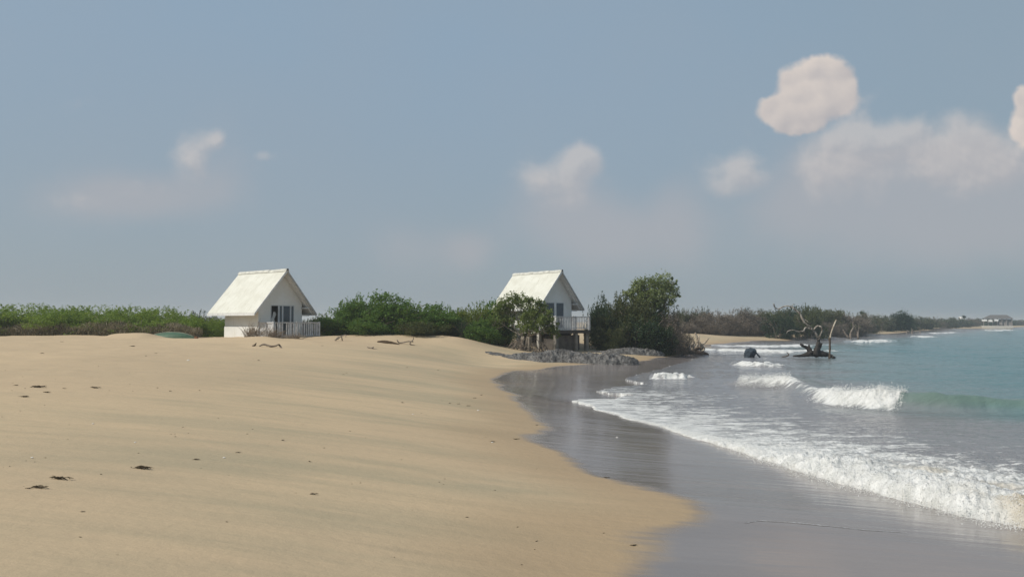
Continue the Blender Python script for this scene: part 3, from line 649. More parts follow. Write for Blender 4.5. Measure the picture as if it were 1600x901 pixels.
# ------------------------------------------------------------------ beach cabins
RZ, EZ, HW, RL = 4.45, 1.62, 2.35, 5.6          # ridge, eave, half width, roof length
def under(y): return RZ-.15-(RZ-EZ)*abs(y)/HW
def cabin(apex, deck_z, theta, label, kind):
    """local x runs along the ridge towards the gable, z = 0 is the deck"""
    root = empty('beach_cabin', (apex[0], apex[1], deck_z), -theta)
    tag(root, label, 'cabin', 'white steep roofed cabins on the beach')
    sl = (RZ-EZ)/HW; th = .09; rng = random.Random(5 if kind == 1 else 9)
    for sgn in (-1, 1):
        mb = MB(); nseg = 46; nx = 60
        mb.prism([(0, RZ-.01), (sgn*HW, EZ), (sgn*HW, EZ-th), (0, RZ-.01-th*1.3)], -RL, 0)
        r = mb.build('roof_slope', M['roof'], root)
        if sgn < 0:
            f = MB(); f.box(-RL-.02, .02, sgn*HW-.04, sgn*HW-.005, EZ-.20, EZ-.03); f.build('fascia', M['trim'], r)
        else:
            f = MB(); f.box(-RL-.02, .02, sgn*HW+.005, sgn*HW+.04, EZ-.16, EZ-.03); f.build('fascia', M['trimgrey'], r)
        v = MB(); v.prism([(sgn*.0, RZ+.005), (sgn*(HW+.03), EZ-.03), (sgn*(HW+.03), EZ-.19), (0, RZ-.19)], .004, .045)
        v.build('verge_board', M['trim'] if sgn < 0 else M['trimgrey'], r)
        s_ = MB(); s_.prism([(sgn*.02, RZ-.01-th*1.3-.02), (sgn*(HW-.01), EZ-th-.012), (sgn*(HW-.01), EZ-th-.03), (sgn*.02, RZ-.01-th*1.3-.045)], -RL+.02, -.01); s_.build('soffit', M['trim'], r)
        # exposed rafters of the overhang
        for x in (-.35,):
            k = MB(); k.prism([(sgn*.05, RZ-.16), (sgn*(HW-.05), EZ-.06), (sgn*(HW-.05), EZ-.18), (sgn*.05, RZ-.28)], x-.03, x+.03); k.build('rafter', M['trim'], r)
    mb = MB(); x = -RL-.03
    while x < 0:                                  # ridge capping laid in short pieces
        L = .62; a = RZ+rng.uniform(-.008, .02)
        mb.prism([(-.15, a-.13), (-.07, a+.015), (0, a+.055), (.07, a+.015), (.15, a-.13), (.10, a-.14), (0, a-.01), (-.10, a-.14)], x, min(x+L-.02, .07)); x += L
    mb.build('ridge_cap', M['ridge'], root)
    mb = MB(); mb.tube([(.02, 0, RZ+.0), (.11, 0, RZ+.0)], .07, 8); mb.build('ridge_end', M['dark'], root)
    # walls: white shell with a real opening in the front
    WY = 1.66; X0, X1 = -4.6, -.65; t_ = .12
    o0, o1, ot = ((-.76, 1.06, 2.12) if kind == 1 else (-1.02, .86, 2.06))
    bot = -.45 if kind == 1 else -.02
    w = MB()
    for y0, y1 in ((-WY, o0), (o1, WY)):
        w.prism([(y0, bot), (y1, bot), (y1, under(y1)), (y0, under(y0))], X1-t_, X1)
    w.prism([(o0, ot), (o1, ot), (o1, under(o1)), (0, under(0)), (o0, under(o0))], X1-t_, X1)
    if bot < 0: w.box(X1-t_, X1, o0, o1, bot, -.02)
    w.prism([(-WY, bot), (WY, bot), (WY, under(WY)), (0, under(0)), (-WY, under(WY))], X0, X0+t_)
    for y0, y1 in ((-WY, -WY+t_), (WY-t_, WY)):
        w.prism([(y0, bot), (y1, bot), (y1, under(y1)-.002), (y0, under(y0)-.002)], X0+t_, X1-t_)
    w.build('wall', M['wall'], root)
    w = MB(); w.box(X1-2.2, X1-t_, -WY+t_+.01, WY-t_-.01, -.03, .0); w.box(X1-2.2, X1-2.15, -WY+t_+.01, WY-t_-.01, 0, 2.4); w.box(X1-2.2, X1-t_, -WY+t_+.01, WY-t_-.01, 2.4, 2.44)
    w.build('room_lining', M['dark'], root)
    w = MB(); w.box(X1+.0, X1+.03, -WY-.02, WY+.02, -.02, .08) if kind == 1 else w.box(X1, X1+.04, -WY, WY, -.05, .06); w.build('threshold', M['trim'], root)
    # sliding doors and windows
    fr = .055
    def leafpane(y0, y1, dark, blue):
        d = MB(); x = X1-.05
        d.box(x, x+.05, y0, y0+fr, .02, ot); d.box(x, x+.05, y1-fr, y1, .02, ot); d.box(x, x+.05, y0+fr, y1-fr, ot-fr, ot); d.box(x, x+.05, y0+fr, y1-fr, .02, .10)
        p = d.build('glazed_door', M['frame'], root)
        g = MB(); g.box(x+.02, x+.03, y0+fr, y1-fr, .10, ot-fr); g.build('pane', M['glass'], p)
        if blue:
            c = MB(); n = 14
            vs = []; 
            for i in range(n+1):
                yy = y0+fr+(y1-y0-2*fr)*i/n; xx = x-.08+.02*math.sin(i*2.4); vs += [(xx, yy, .1), (xx, yy, ot-fr)]
            c.add(vs, [(2*i, 2*i+2, 2*i+3, 2*i+1) for i in range(n)]); c.build('curtain', M['curtain'], p)
        return p
    if kind == 1:
        d = MB(); x = X1-.03
        d.box(x, x+.05, o0, o0+.05, .0, ot); d.box(x, x+.05, -.20, -.12, .0, ot); d.box(x, x+.05, o0+.05, -.20, ot-.05, ot)
        dr = d.build('open_doorway', M['frame'], root)
        vs = []; n = 8
        for i in range(n+1):                      # a loose white curtain blowing in the open doorway
            z = .42+1.25*i/n; wd = .10+.17*math.sin(i/n*3.0)*(.6+.4*math.sin(i*2)); c_ = -.36+.09*math.sin(i*1.1)
            vs += [(X1-.25, c_-wd*.8, z), (X1-.19, c_, z), (X1-.27, c_+wd*.8, z)]
        c = MB(); c.add(vs, [f for i in range(n) for f in ((3*i, 3*i+1, 3*i+4, 3*i+3), (3*i+1, 3*i+2, 3*i+5, 3*i+4))]); c.build('white_curtain', M['sheetwhite'], dr, True)
        leafpane(-.12, .16, False, False); leafpane(.16, .78, False, True); leafpane(.78, 1.06, False, False)
    else:
        leafpane(o0, -.12, False, True); leafpane(.02, o1, False, True)
        w = MB(); w.box(X1-.06, X1+.01, -.12, .02, .02, ot); w.build('mullion', M['trim'], root)
    # deck
    DX, DY0, DY1 = (1.05, -WY-.02, 1.88) if kind == 1 else (1.15, -WY-.02, 1.84)
    w = MB(); y = DY0; 
    while y < DY1-.05: w.box(X1+.035, DX, y, min(y+.14, DY1), -.07, -.035); y += .15
    w.build('deck_boards', M['trimgrey'], root)
    w = MB(); sk = -.28 if kind == 1 else -.26
    w.box(DX+.002, DX+.04, DY0, DY1, sk, -.02); w.box(X1, DX, DY0-.04, DY0-.002, sk, -.02); w.box(X1, DX, DY1+.002, DY1+.04, sk, -.02)
    w.build('deck_beam', M['conc'] if kind == 1 else M['joist'], root)
    # railing: front, both sides
    def rail(p0, p1, name, solid=False):
        a = Vector(p0); b = Vector(p1); L = (b-a).length; n = int(L/.165); d = (b-a)/L; nn = Vector((-d.y, d.x, 0))
        mb = MB()
        def bar(c0, c1, z0, z1, wdt):
            o = nn*wdt*.5
            v = [c0-o, c1-o, c1+o, c0+o]; mb.add([(q.x, q.y, z0) for q in v]+[(q.x, q.y, z1) for q in v], [(0,3,2,1),(4,5,6,7),(0,1,5,4),(1,2,6,5),(2,3,7,6),(3,0,4,7)])
        bar(a, b, .94, 1.0, .09); bar(a, b, .10, .15, .05)
        for i in range(n+1):
            c = a+d*(L*i/n); wd = .078*rng.uniform(.85, 1.1) if solid is False else .15
            if rng.random() < .04: continue
            bar(c-d*wd/2+nn*.03, c+d*wd/2+nn*.03, .02+rng.uniform(-.03, .03), .94, .02)
        for c in (a, b, a+(b-a)*.5): bar(c-d*.045, c+d*.045, -.05, 1.03, .09)
        return mb.build(name, M['rail'], root)
    rail((DX-.02, DY0+.03, 0), (DX-.02, DY1-.03, 0), 'front_railing')
    rail((X1+.05, DY0+.03, 0), (DX-.06, DY0+.03, 0), 'side_railing', True)
    rail((X1-1.2 if kind == 2 else X1+.05, DY1-.03, 0), (DX-.06, DY1-.03, 0), 'side_railing')
    # tie beams and braces under the right eave
    for x in (X1-.06, -3.2):
        w = MB(); w.box(x-.05, x+.05, WY+.004, HW-.08, EZ-.20, EZ-.11); w.build('tie_beam', M['trim'], root)
    w = MB(); w.box(-.62, -.12, WY-.06, WY+.26, 1.90, 1.97); w.build('bracket_shelf', M['trim'], root)
    w = MB(); w.box(X0+.6, X1-.02, WY+.005, WY+.03, .75, 1.9); w.build('side_window', M['glass'], root)
    if kind == 1:
        w = MB(); w.box(X0+.02, X1-.02, WY+.45, WY+.52, .02, 1.02); w.build('side_screen', M['trimgrey'], root)
        w = MB(); w.box(X0-.02, X1+.02, -WY-.035, -WY-.004, bot-.1, .72)
        w.build('plinth', M['wall'], root)
    else:
        # raised on piers: the sand has been washed from beneath it
        w = MB(); w.box(X0, X1+.02, -WY, WY, -.26, -.05); w.build('floor_slab', M['concpale'], root)
        for (x, y) in [(X0+.15, -WY+.14), (X0+.15, WY-.14), (X0+.15, 0), (-2.0, WY-.14), (-.85, WY-.14), (.95, DY0+.2), (.95, .5), (.95, DY1-.2), (-.2, DY1-.2)]:
            p = MB(); p.box(x-.14, x+.14, y-.14, y+.14, -1.85, -.262); p.build('pier', M['conc'], root, bevel=.02)
        for (x, y) in [(-3.2, -WY+.13), (-1.9, -WY+.13), (-.85, -WY+.13)]:
            p = MB(); p.box(x-.13, x+.13, y-.13, y+.13, -1.85, -.262); p.build('pier', M['concpale'], root, bevel=.02)
        p = MB(); p.box(X0+.5, X1-.12, -WY+.75, 1.35, -1.8, -.262); p.build('foundation_wall', M['concdark'], root)
        p = MB(); p.box(-.6, .85, -1.3, .9, -1.8, -.40); p.build('foundation_wall', M['concdark'], root)
        p = MB(); p.box(-.15, .02, 1.5, 1.85, -1.8, -.40); p.build('pier', M['concdark'], root)
    return root
TH1, TH2 = R(39), R(50)
a1 = at(448.4, 421, 50.4); a2 = at(877.5, 422.5, 57.7)
cab1 = cabin((a1.x, a1.y), a1.z-RZ, TH1, 'white A frame cabin on the dune crest with dead branches by its railing', 1)
cab2 = cabin((a2.x, a2.y), a2.z-RZ, TH2, 'white A frame cabin raised on piers behind the small leafy tree', 2)

# ------------------------------------------------------------------ shrubs and trees near the cabins
rng = random.Random(4)
stem = M['bark']
kG = [make_shrub('s', 11+i, G_bright, 13000, .135, shoots=34, up=.65, aspect=.36, lumps=13, spread=.15, stem=M['barkpale'], top=1.1) for i in range(3)]
kM = [make_shrub('s', 31+i, G_mid, 17000, .115, shoots=26, lumps=15, up=.35, spread=.13, aspect=.55) for i in range(3)]
kY = [make_shrub('s', 51, G_yell, 11000, .12, shoots=12, lumps=11, spread=.14)]
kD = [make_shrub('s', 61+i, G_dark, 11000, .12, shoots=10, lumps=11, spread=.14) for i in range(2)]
kO = [make_shrub('s', 71+i, G_olive, 16000, .11, shoots=26, lumps=14, spread=.16) for i in range(2)]
kB = [make_shrub('s', 81+i, G_dry, 11000, .12, shoots=8, lumps=14, up=.25, aspect=.30, spread=.17) for i in range(3)]
LG = 'bright green shrubs along the left dune'
left = [(-60,52,120,476,0,'bright green shrub cut by the left edge of the picture'),(12,51,110,478,0,'tall bright green shrub at the far left with twigs poking above it'),
        (62,54,100,479,1,'bright green shrub second from the left edge on the dune'),(98,51,90,484,2,'low bright green shrub in the dip of the left thicket'),
        (135,54,100,480,0,'bright green shrub with pale dead twigs sticking out of its top'),(172,51,84,486,1,'bright green shrub left of the raised sand mound'),
        (205,54,92,481,2,'grey green shrub with upright stems behind the sand mound'),(238,51.5,84,486,0,'bright green shrub directly behind the sand mound'),
        (262,55,88,483,1,'bright green shrub behind the green boat hull'),(300,53,70,494,2,'low dull shrub right of the green boat hull'),
        (345,56,60,500,0,'low bright green shrub showing under the left eave of the first cabin'),(372,57,70,496,1,'bright green shrub hidden behind the wall of the first cabin')]
for px, Y, w, top, k, lab in left:
    kit = kG[k]
    place_shrub('shrub', kit, px, Y, w*1.12, top, lab, 'shrub', LG, rng, depth=.9)
place_shrub('shrub', kD[0], 312, 66, 50, 489, 'dark round shrub behind the left thicket beside the first cabin', 'shrub', None, rng)
for px, lab in [(335,'dull shrub left of the first cabin wall with grey undergrowth'),]:
    place_shrub('shrub', kO[0], px, 58, 70, 500, lab, 'shrub', None, rng)
LM = 'green shrubs between the two cabins'
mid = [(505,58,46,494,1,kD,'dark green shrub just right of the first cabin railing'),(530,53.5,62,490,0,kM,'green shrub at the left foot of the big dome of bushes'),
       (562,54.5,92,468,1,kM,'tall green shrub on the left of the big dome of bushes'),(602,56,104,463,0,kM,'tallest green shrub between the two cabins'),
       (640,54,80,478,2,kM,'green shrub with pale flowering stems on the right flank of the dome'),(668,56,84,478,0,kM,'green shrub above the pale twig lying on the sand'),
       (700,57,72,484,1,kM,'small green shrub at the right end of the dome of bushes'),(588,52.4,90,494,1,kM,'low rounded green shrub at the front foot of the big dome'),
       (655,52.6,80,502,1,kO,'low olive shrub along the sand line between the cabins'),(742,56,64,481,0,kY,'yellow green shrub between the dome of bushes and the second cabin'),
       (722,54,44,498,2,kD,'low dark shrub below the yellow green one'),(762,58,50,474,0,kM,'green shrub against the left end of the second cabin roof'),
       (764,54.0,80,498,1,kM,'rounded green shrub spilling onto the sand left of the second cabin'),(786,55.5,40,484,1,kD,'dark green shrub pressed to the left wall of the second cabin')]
for px, Y, w, top, k, kit, lab in mid:
    place_shrub('shrub', kit[k % len(kit)], px, Y, w*1.1, top+1, lab, 'shrub', LM, rng, depth=.8)
M['painted_shade'] = simple('dark_brown_scarp_shade', (0.085, 0.055, 0.03), .95, .4, 4, .05)  # brown dark enough to carry the dune scarp's shade in its colour
def lump_tree(name, base, lumps, leaf_n, leaf, mat, bark, label, cat, group=None, seed=1, r0=.11, sub=3, spread=.16, up=.2, stems=3, kink=.25):
    """base: world point; lumps: world spheres (Vector, radius). Branches run from the stems to every lump and fork inside it."""
    rng_ = random.Random(seed); rs = np.random.default_rng(seed)
    e = empty(name, base); tag(e, label, cat, group); b = Vector(base)
    mb = MB(); C = []; Tn = []
    feet = [Vector((rng_.uniform(-.35, .35)*(stems > 1), rng_.uniform(-.2, .2)*(stems > 1), -.25)) for _ in range(stems)]
    forks = [f+Vector((rng_.uniform(-.5, .5), rng_.uniform(-.3, .3), 0))*(.5 if stems > 1 else .2)+Vector((0, 0, .35*max((c-b).z for c, r in lumps))) for f in feet]
    for f, k in zip(feet, forks):
        pts = curve([f, f.lerp(k, .5)+Vector((rng_.uniform(-.12, .12), 0, 0)), k], 4); mb.tube(pts, lerp_list([r0*1.3, r0, r0*.8], len(pts)), 8, rng_, .12)
    w = sum(r**3 for c, r in lumps)
    for c, r in lumps:
        c = c-b; k = min(forks, key=lambda q: (q-c).length)
        m1 = k.lerp(c, .5)+Vector((rng_.uniform(-kink, kink), rng_.uniform(-kink, kink), rng_.uniform(-.05, .2)))
        pts = curve([k, m1, c], 4); mb.tube(pts, lerp_list([r0*.62, r0*.35, r0*.2], len(pts)), 6, rng_, .1)
        for i in range(sub+4):
            d = Vector((rng_.gauss(0, 1), rng_.gauss(0, 1), rng_.gauss(.25, .8))).normalized()*r*rng_.uniform(.7, 1.1)
            s_ = pts[rng_.randrange(len(pts)//2, len(pts))]
            q = curve([s_, s_.lerp(c+d, .5)+Vector((rng_.uniform(-.06, .06), 0, .05)), c+d], 2); mb.tube(q, lerp_list([r0*.2, r0*.07], len(q)), 4)
        n = int(leaf_n*r**2.4/sum(r_**2.4 for _, r_ in lumps)); nc = max(3, n//34)
        dd = rs.normal(size=(nc, 3)); dd /= np.linalg.norm(dd, axis=1)[:, None]; cc = np.array(c)+dd*(r*rs.uniform(.35, 1.08, nc))[:, None]
        kk = np.repeat(np.arange(nc), 34); C.append(cc[kk]+rs.normal(size=(len(kk), 3))*spread*r/.7*.8); Tn.append(np.clip(rs.uniform(0, 1, nc)[kk]*.6+rs.uniform(0, 1, len(kk))*.4, 0, 1))
    C = np.concatenate(C); Tn = np.concatenate(Tn)
    V, F, T = leaves(C, leaf, rs, Tn, up, .5)
    link('crown', raw_mesh('crown', V, F, mat, {'tint': T}, smooth=False), e)
    mb.build('trunk', bark, e, True)
    return e
def sph(px, py, Y, r): return (at(px, py, Y), r/FOC*Y)
# the leafy tree in front of the second cabin
bp = at(822, 541, 53.6); bp.z = tz(bp.x, 53.6)
lump_tree('small_tree', bp, [sph(*a) for a in [(797,474,53.8,17),(786,486,54,15),(812,468,54,11),(826,467,53.6,10),(828,486,53.4,19),(846,478,53.6,11),(852,486,53.2,9),(848,500,53.1,19),(822,504,53,17),(862,514,53.2,11),
          (868,522,53.2,8),(836,516,52.8,12),(800,500,53.8,9),(780,502,54.2,12),(858,506,53.1,13),(842,474,53.6,8)]],
          12500, .135, G_tree, M['barkpale'], 'small leafy tree with exposed twisting stems in front of the second cabin', 'tree', None, 3, .085, 4, .13, stems=5, kink=.4)
# bare tangle of stems and roots at its foot
rng = random.Random(12)
e = empty('root_tangle', (bp.x, bp.y-.3, bp.z)); tag(e, 'tangle of pale exposed roots and stems under the small tree by the second cabin', 'roots')
mb = MB()
for i in range(48):
    x = rng.uniform(-1.45, 1.3); h = rng.uniform(.25, 1.0)
    p = [Vector((x, rng.uniform(-.3, .3), -.12)), Vector((x+rng.uniform(-.3, .3), rng.uniform(-.3, .3), h*.5)), Vector((x*.8+rng.uniform(-.45, .45), rng.uniform(-.2, .4), h))]
    q = curve(p, 3); mb.tube(q, lerp_list([rng.uniform(.02, .06), .012], len(q)), 6, rng, .15)
mb.build('roots', M['driftgrey'], e, True)
# thicket right of the second cabin
LT = 'bushes of the thicket right of the second cabin'
tb = at(1012, 541, 62.5); tb.z = tz(tb.x, 62.5)
lump_tree('pale_topped_tree', tb, [sph(*a) for a in [(996,450,62.5,15),(1012,446,62.5,16),(1034,444,62.3,17),(1050,452,62.4,11),(1042,462,62,14),(1020,464,62,17),(1000,466,62.4,14),(985,462,62.6,11),(1006,480,62,14),(1030,478,62,13),(1052,440,62.3,6),(1056,462,62.2,6)]],
          9500, .17, G_pale, M['barkpale'], 'pale green tree rising above the thicket right of the second cabin', 'tree', None, 8, .10, 4, .16, stems=3, kink=.3)
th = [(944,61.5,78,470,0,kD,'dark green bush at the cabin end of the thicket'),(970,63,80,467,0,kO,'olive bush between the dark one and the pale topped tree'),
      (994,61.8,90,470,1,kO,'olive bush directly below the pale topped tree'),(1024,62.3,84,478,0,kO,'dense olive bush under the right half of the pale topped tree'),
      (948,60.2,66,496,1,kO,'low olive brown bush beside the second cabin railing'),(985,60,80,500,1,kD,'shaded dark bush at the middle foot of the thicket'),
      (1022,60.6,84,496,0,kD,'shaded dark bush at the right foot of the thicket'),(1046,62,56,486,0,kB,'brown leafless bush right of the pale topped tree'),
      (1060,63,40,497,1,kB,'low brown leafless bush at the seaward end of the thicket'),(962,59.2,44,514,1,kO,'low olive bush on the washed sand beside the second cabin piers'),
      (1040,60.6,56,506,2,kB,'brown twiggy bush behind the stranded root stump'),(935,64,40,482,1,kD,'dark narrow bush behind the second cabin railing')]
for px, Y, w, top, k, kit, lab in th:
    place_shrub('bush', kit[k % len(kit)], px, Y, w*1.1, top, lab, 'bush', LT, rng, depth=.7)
# dry undergrowth along the dune foot: uncountable stems
def undergrowth(name, label, spans, mat, seed, n, h, leaf, asp):
    rs = np.random.default_rng(seed); Cs = []
    tot = sum(abs(b[0]-a[0]) for a, b, _ in spans)
    for a, b, dp in spans:
        m = int(n*abs(b[0]-a[0])/tot); u = rs.uniform(0, 1, m); x = a[0]+(b[0]-a[0])*u; y = a[1]+(b[1]-a[1])*u+rs.uniform(0, dp, m)
        hh = h*(.35+.9*fbm(x*1.1, y*1.1, 71, 3)); z = terrain(x, y)+rs.uniform(0, 1, m)**.8*hh; Cs.append(np.stack([x, y, z], 1))
    C = np.concatenate(Cs); V, F, T = leaves(C, leaf, rs, rs.uniform(0, 1, len(C)), 1.6, asp)
    tag(link(name, raw_mesh(name, V, F, mat, {'tint': T}, smooth=False)), label, 'undergrowth', kind='stuff')
undergrowth('dry_undergrowth', 'grey brown dry grass and twigs along the foot of the left thicket', [((-40,49.3),(-20.4,49.2),1.6)], G_hay, 5, 30000, .92, .26, .10)
undergrowth('ground_scrub', 'low grey green scrub filling the ground behind the dune shrubs', [((-60,58),(-14,58),9),((-15,60),(5,62),8)], G_farg, 6, 30000, 1.3, .22, .3)
undergrowth('shore_twigs', 'dead brown twigs along the foot of the thicket by the water', [((6.6,59.2),(12.6,61.2),1.2)], G_dry, 7, 7000, .6, .24, .09)
# dead bush against the first cabin
def dead_bush(px, py, Y, w, h, label, n=60, seed=1, lean=.2, mat='twig'):
    r_ = random.Random(seed); p = at(px, py, Y); p.z = tz(p.x, Y); mb = MB()
    for i in range(n):
        a = r_.uniform(0, 6.28); x = r_.uniform(-.25, .25)*w; s = Vector((x, r_.uniform(-.2, .2), -.05)); f = r_.uniform(.4, 1)
        e_ = Vector((x+math.cos(a)*w*.5*f+lean*h*r_.random(), math.sin(a)*w*.25*f, h*r_.uniform(.35, 1.05)*(1.15-.5*abs(math.cos(a)))))
        q = curve([s, s.lerp(e_, .5)+Vector((r_.uniform(-.1, .1), r_.uniform(-.1, .1), .12*h)), e_], 3); mb.tube(q, lerp_list([.014, .004], len(q)), 4)
        if i % 2:
            m_ = q[len(q)//2]; d = Vector((r_.uniform(-.35, .35), r_.uniform(-.2, .2), r_.uniform(.05, .4))); mb.tube([m_, m_+d], [.008, .003], 3)
    o = mb.build('dead_bush', M[mat], None, True); o.location = p
    return tag(o, label, 'dead bush')
dead_bush(393, 529, 46.9, 1.7, 1.05, 'leafless grey brown bush leaning on the corner of the first cabin', 110, 3)
dead_bush(425, 529, 46.9, 1.5, .75, 'low dead bush drifted against the left end of the first cabin railing', 90, 4, -.1)
dead_bush(458, 531, 47.6, 1.8, .38, 'flattened dead twigs under the front railing of the first cabin', 60, 5)
# ------------------------------------------------------------------ driftwood traced branch by branch
def zp(ox, oy, sc, Y):
    def f(p, dy=0.0): return at(ox+p[0]/sc, oy+p[1]/sc, Y+dy)
    return f
def wood(name, label, cat, tr, sc, Y, base, paths, mat, seed=1, group=None, parts=None):
    """paths: (part name, [(zx, zy[, depth])...], [radii in zoomed pixels])"""
    r_ = random.Random(seed); e = empty(name, base); b = Vector(base); tag(e, label, cat, group); m = Y/FOC/sc
    byname = {}
    for nm, pts, rad, *mt in paths:
        P_ = [tr(p, p[2] if len(p) > 2 else r_.uniform(-.12, .12))-b for p in pts]; q = curve(P_, 4)
        rr = [x*m for x in lerp_list(rad, len(q))]; mb = MB(); mb.tube(q, [x*r_.uniform(.88, 1.14) for x in rr], 9, r_, .13)
        mb.build(nm, mt[0] if mt else mat, e, True)
    return e
t1 = zp(1130, 460, 6.957, 60.0)
bs = t1((990, 690)); bs.z = 0
wood('driftwood_snag', 'big bleached dead tree standing in the surf with twisted upper limbs', 'dead tree', t1, 6.957, 60.0, bs, [
    ('fallen_log', [(760,668),(850,662),(930,645),(1010,640),(1100,648),(1170,668),(1215,690)], [8,16,30,38,30,20,12]),
    ('root_stub', [(960,640),(935,600),(900,572),(870,560),(842,538)], [26,26,17,15,14]),
    ('root_stub', [(940,610),(934,575),(932,545)], [16,12,9]),
    ('trunk', [(1000,650),(1012,610),(1025,560),(1036,505),(1018,445),(985,392),(940,348),(880,300),(852,245),(832,205),(790,172),(755,140)], [38,31,25,16,13,13,12,11,12,10,10,8]),
    ('root_stub', [(1030,600),(1050,560),(1068,530)], [26,20,12]),
    ('limb', [(1036,500),(1058,440),(1076,385),(1062,350),(1022,342),(985,385)], [11,8,8,8,8,10]),
    ('limb', [(970,375),(925,362),(892,362),(870,396),(805,402),(765,385),(705,398),(690,422)], [12,10,9,7,6,6,6,4]),
    ('limb', [(755,140),(700,124),(650,134),(600,156),(562,140),(545,100)], [9,7,7,8,6,4]),
    ('limb', [(760,150),(752,130),(760,105)], [5,4,2]), ('limb', [(800,175),(775,150),(748,140)], [6,4,3]),
    ('limb', [(565,140),(560,120),(556,95)], [5,3,2]),
    ('limb', [(1075,385),(1108,420),(1118,470)], [5,4,3]), ('limb', [(860,260),(900,280),(925,300),(960,320)], [5,5,4,3]),
    ('limb', [(1018,470),(1045,455),(1062,430)], [8,6,5]), ('limb', [(885,365),(880,420)], [4,3])], M['drift'], 5)
b2 = t1((1158, 680)); b2.z = 0
wood('leaning_post', 'dark upright post with a pale leaning pole at its top beside the surf snag', 'post', t1, 6.957, 60.0, b2, [
    ('post', [(1155,700,-.35),(1158,620,-.35),(1160,540,-.35),(1156,468,-.35)], [11,11,10,13], M['driftdark']),
    ('pole', [(1158,520,-.3),(1170,430,-.3),(1198,350,-.3),(1230,272,-.3)], [7,7,8,6], M['driftdry'])], M['drift'], 6)
b3 = t1((285, 690), 1.0); b3.z = 0
e = empty('surf_stump', b3); tag(e, 'dark blue grey stump standing in white surf with a stick leaning from it', 'stump')
r_ = random.Random(2); mb = MB(); rings = []
prof = [(-.4, .36), (0, .38), (.2, .41), (.42, .45), (.62, .43), (.74, .34), (.80, .16)]
nk = 22; vs = []
for z, r in prof:
    for k in range(nk):
        a = 2*math.pi*k/nk; q = r*(1+.22*math.sin(2*a+1+z*2.5)+.14*math.sin(5*a-z*6)+.08*math.sin(11*a+z*9)+r_.uniform(-.06, .06)); vs.append((q*math.cos(a)*.98+.12*z, q*math.sin(a)*.8, z*(1+.16*math.sin(a+.6))+r_.uniform(-.03, .03)))
fs = [(i*nk+k, i*nk+(k+1)%nk, (i+1)*nk+(k+1)%nk, (i+1)*nk+k) for i in range(len(prof)-1) for k in range(nk)]+[tuple(range((len(prof)-1)*nk, len(prof)*nk))]
mb.add(vs, fs); mb.build('stump_body', M['bluestump'], e, True); e.scale = (.86, .86, .86)
mb = MB(); q = curve([(.30, -.1, .55), (.62, -.1, .40), (.95, -.1, .02)], 4); mb.tube(q, [.10]*3+[.075]*(len(q)-3), 8, r_, .1); mb.build('stick', M['bluestump'], e, True)
b4 = t1((680, 680), 1.0); b4.z = 0
wood('broken_branch', 'short dark branch stub poking from the surf left of the snag', 'branch', t1, 6.957, 60.0, b4, [('branch', [(640,676),(680,672),(712,655),(705,640),(690,628)], [5,7,7,5,3])], M['driftdark'], 9)
t3 = zp(900, 420, 6.009, 66.0)
bs = t3((1110, 780)); bs.z = tz(bs.x, bs.y)
P3 = [('root_mass', [(900,790,.3),(960,782,0),(1040,785,0),(1120,790,0),(1200,795,0),(1245,805,.2)], [16,28,34,34,22,8], M['driftdark']),
      ('root_mass', [(930,770,.5),(990,760,.5),(1060,750,.5)], [22,26,12], M['driftdark']),
      ('prong', [(980,760),(985,700),(1005,668),(1035,650)], [14,10,8,6]), ('prong', [(1020,680),(1045,695),(1055,715)], [5,5,4]),
      ('prong', [(1098,780),(1092,715),(1105,685),(1085,645)], [16,12,9,5]), ('prong', [(1110,760),(1145,700),(1138,650),(1118,598)], [18,14,12,7]),
      ('prong', [(1140,690),(1152,660),(1156,625)], [9,7,5]), ('prong', [(1185,790),(1178,735),(1165,700),(1150,660)], [16,14,10,6]),
      ('prong', [(1175,712),(1212,690),(1250,645)], [9,8,5]), ('prong', [(1195,770),(1205,745),(1185,720)], [10,9,6]),
      ('prong', [(950,760),(960,690),(950,650)], [8,5,3], M['driftdark']), ('prong', [(1060,770),(1040,720),(1060,690)], [9,6,4], M['driftdark']), ('prong', [(1100,765),(1140,745),(1190,750)], [12,14,10], M['driftdark'])]
wood('root_stump', 'stranded dark root stump with bleached prongs at the water edge beside the thicket', 'stump', t3, 6.009, 66.0, bs, P3, M['driftdry'], 8)
# dead trees on the far beach
t2 = zp(1130, 460, 6.957, 128.0)
bs = t2((1385, 475)); bs.z = tz(bs.x, bs.y)-.1
wood('dead_shore_tree', 'forked dead tree on the far sand just right of the surf snag', 'dead tree', t2, 6.957, 128.0, bs, [
    ('trunk', [(1385,480),(1384,430),(1400,385),(1440,330)], [14,12,7,3]), ('limb', [(1360,465),(1330,430),(1300,380)], [13,9,5]), ('limb', [(1386,420),(1412,360),(1408,300)], [6,5,3]), ('limb', [(1340,440),(1355,465),(1385,478)], [10,12,8])], M['driftgrey'], 3)
bs = t2((1465, 475)); bs.z = tz(bs.x, bs.y)-.1
wood('dead_shore_tree', 'small dead stump with thin branches right of the forked dead tree', 'dead tree', t2, 6.957, 128.0, bs, [
    ('trunk', [(1468,480),(1464,430),(1466,405)], [13,10,8]), ('limb', [(1466,410),(1478,350),(1465,310)], [5,4,2]), ('limb', [(1466,420),(1440,370),(1430,340)], [4,3,2])], M['driftgrey'], 4)
t2b = zp(1340, 470, 6.154, 190.0)
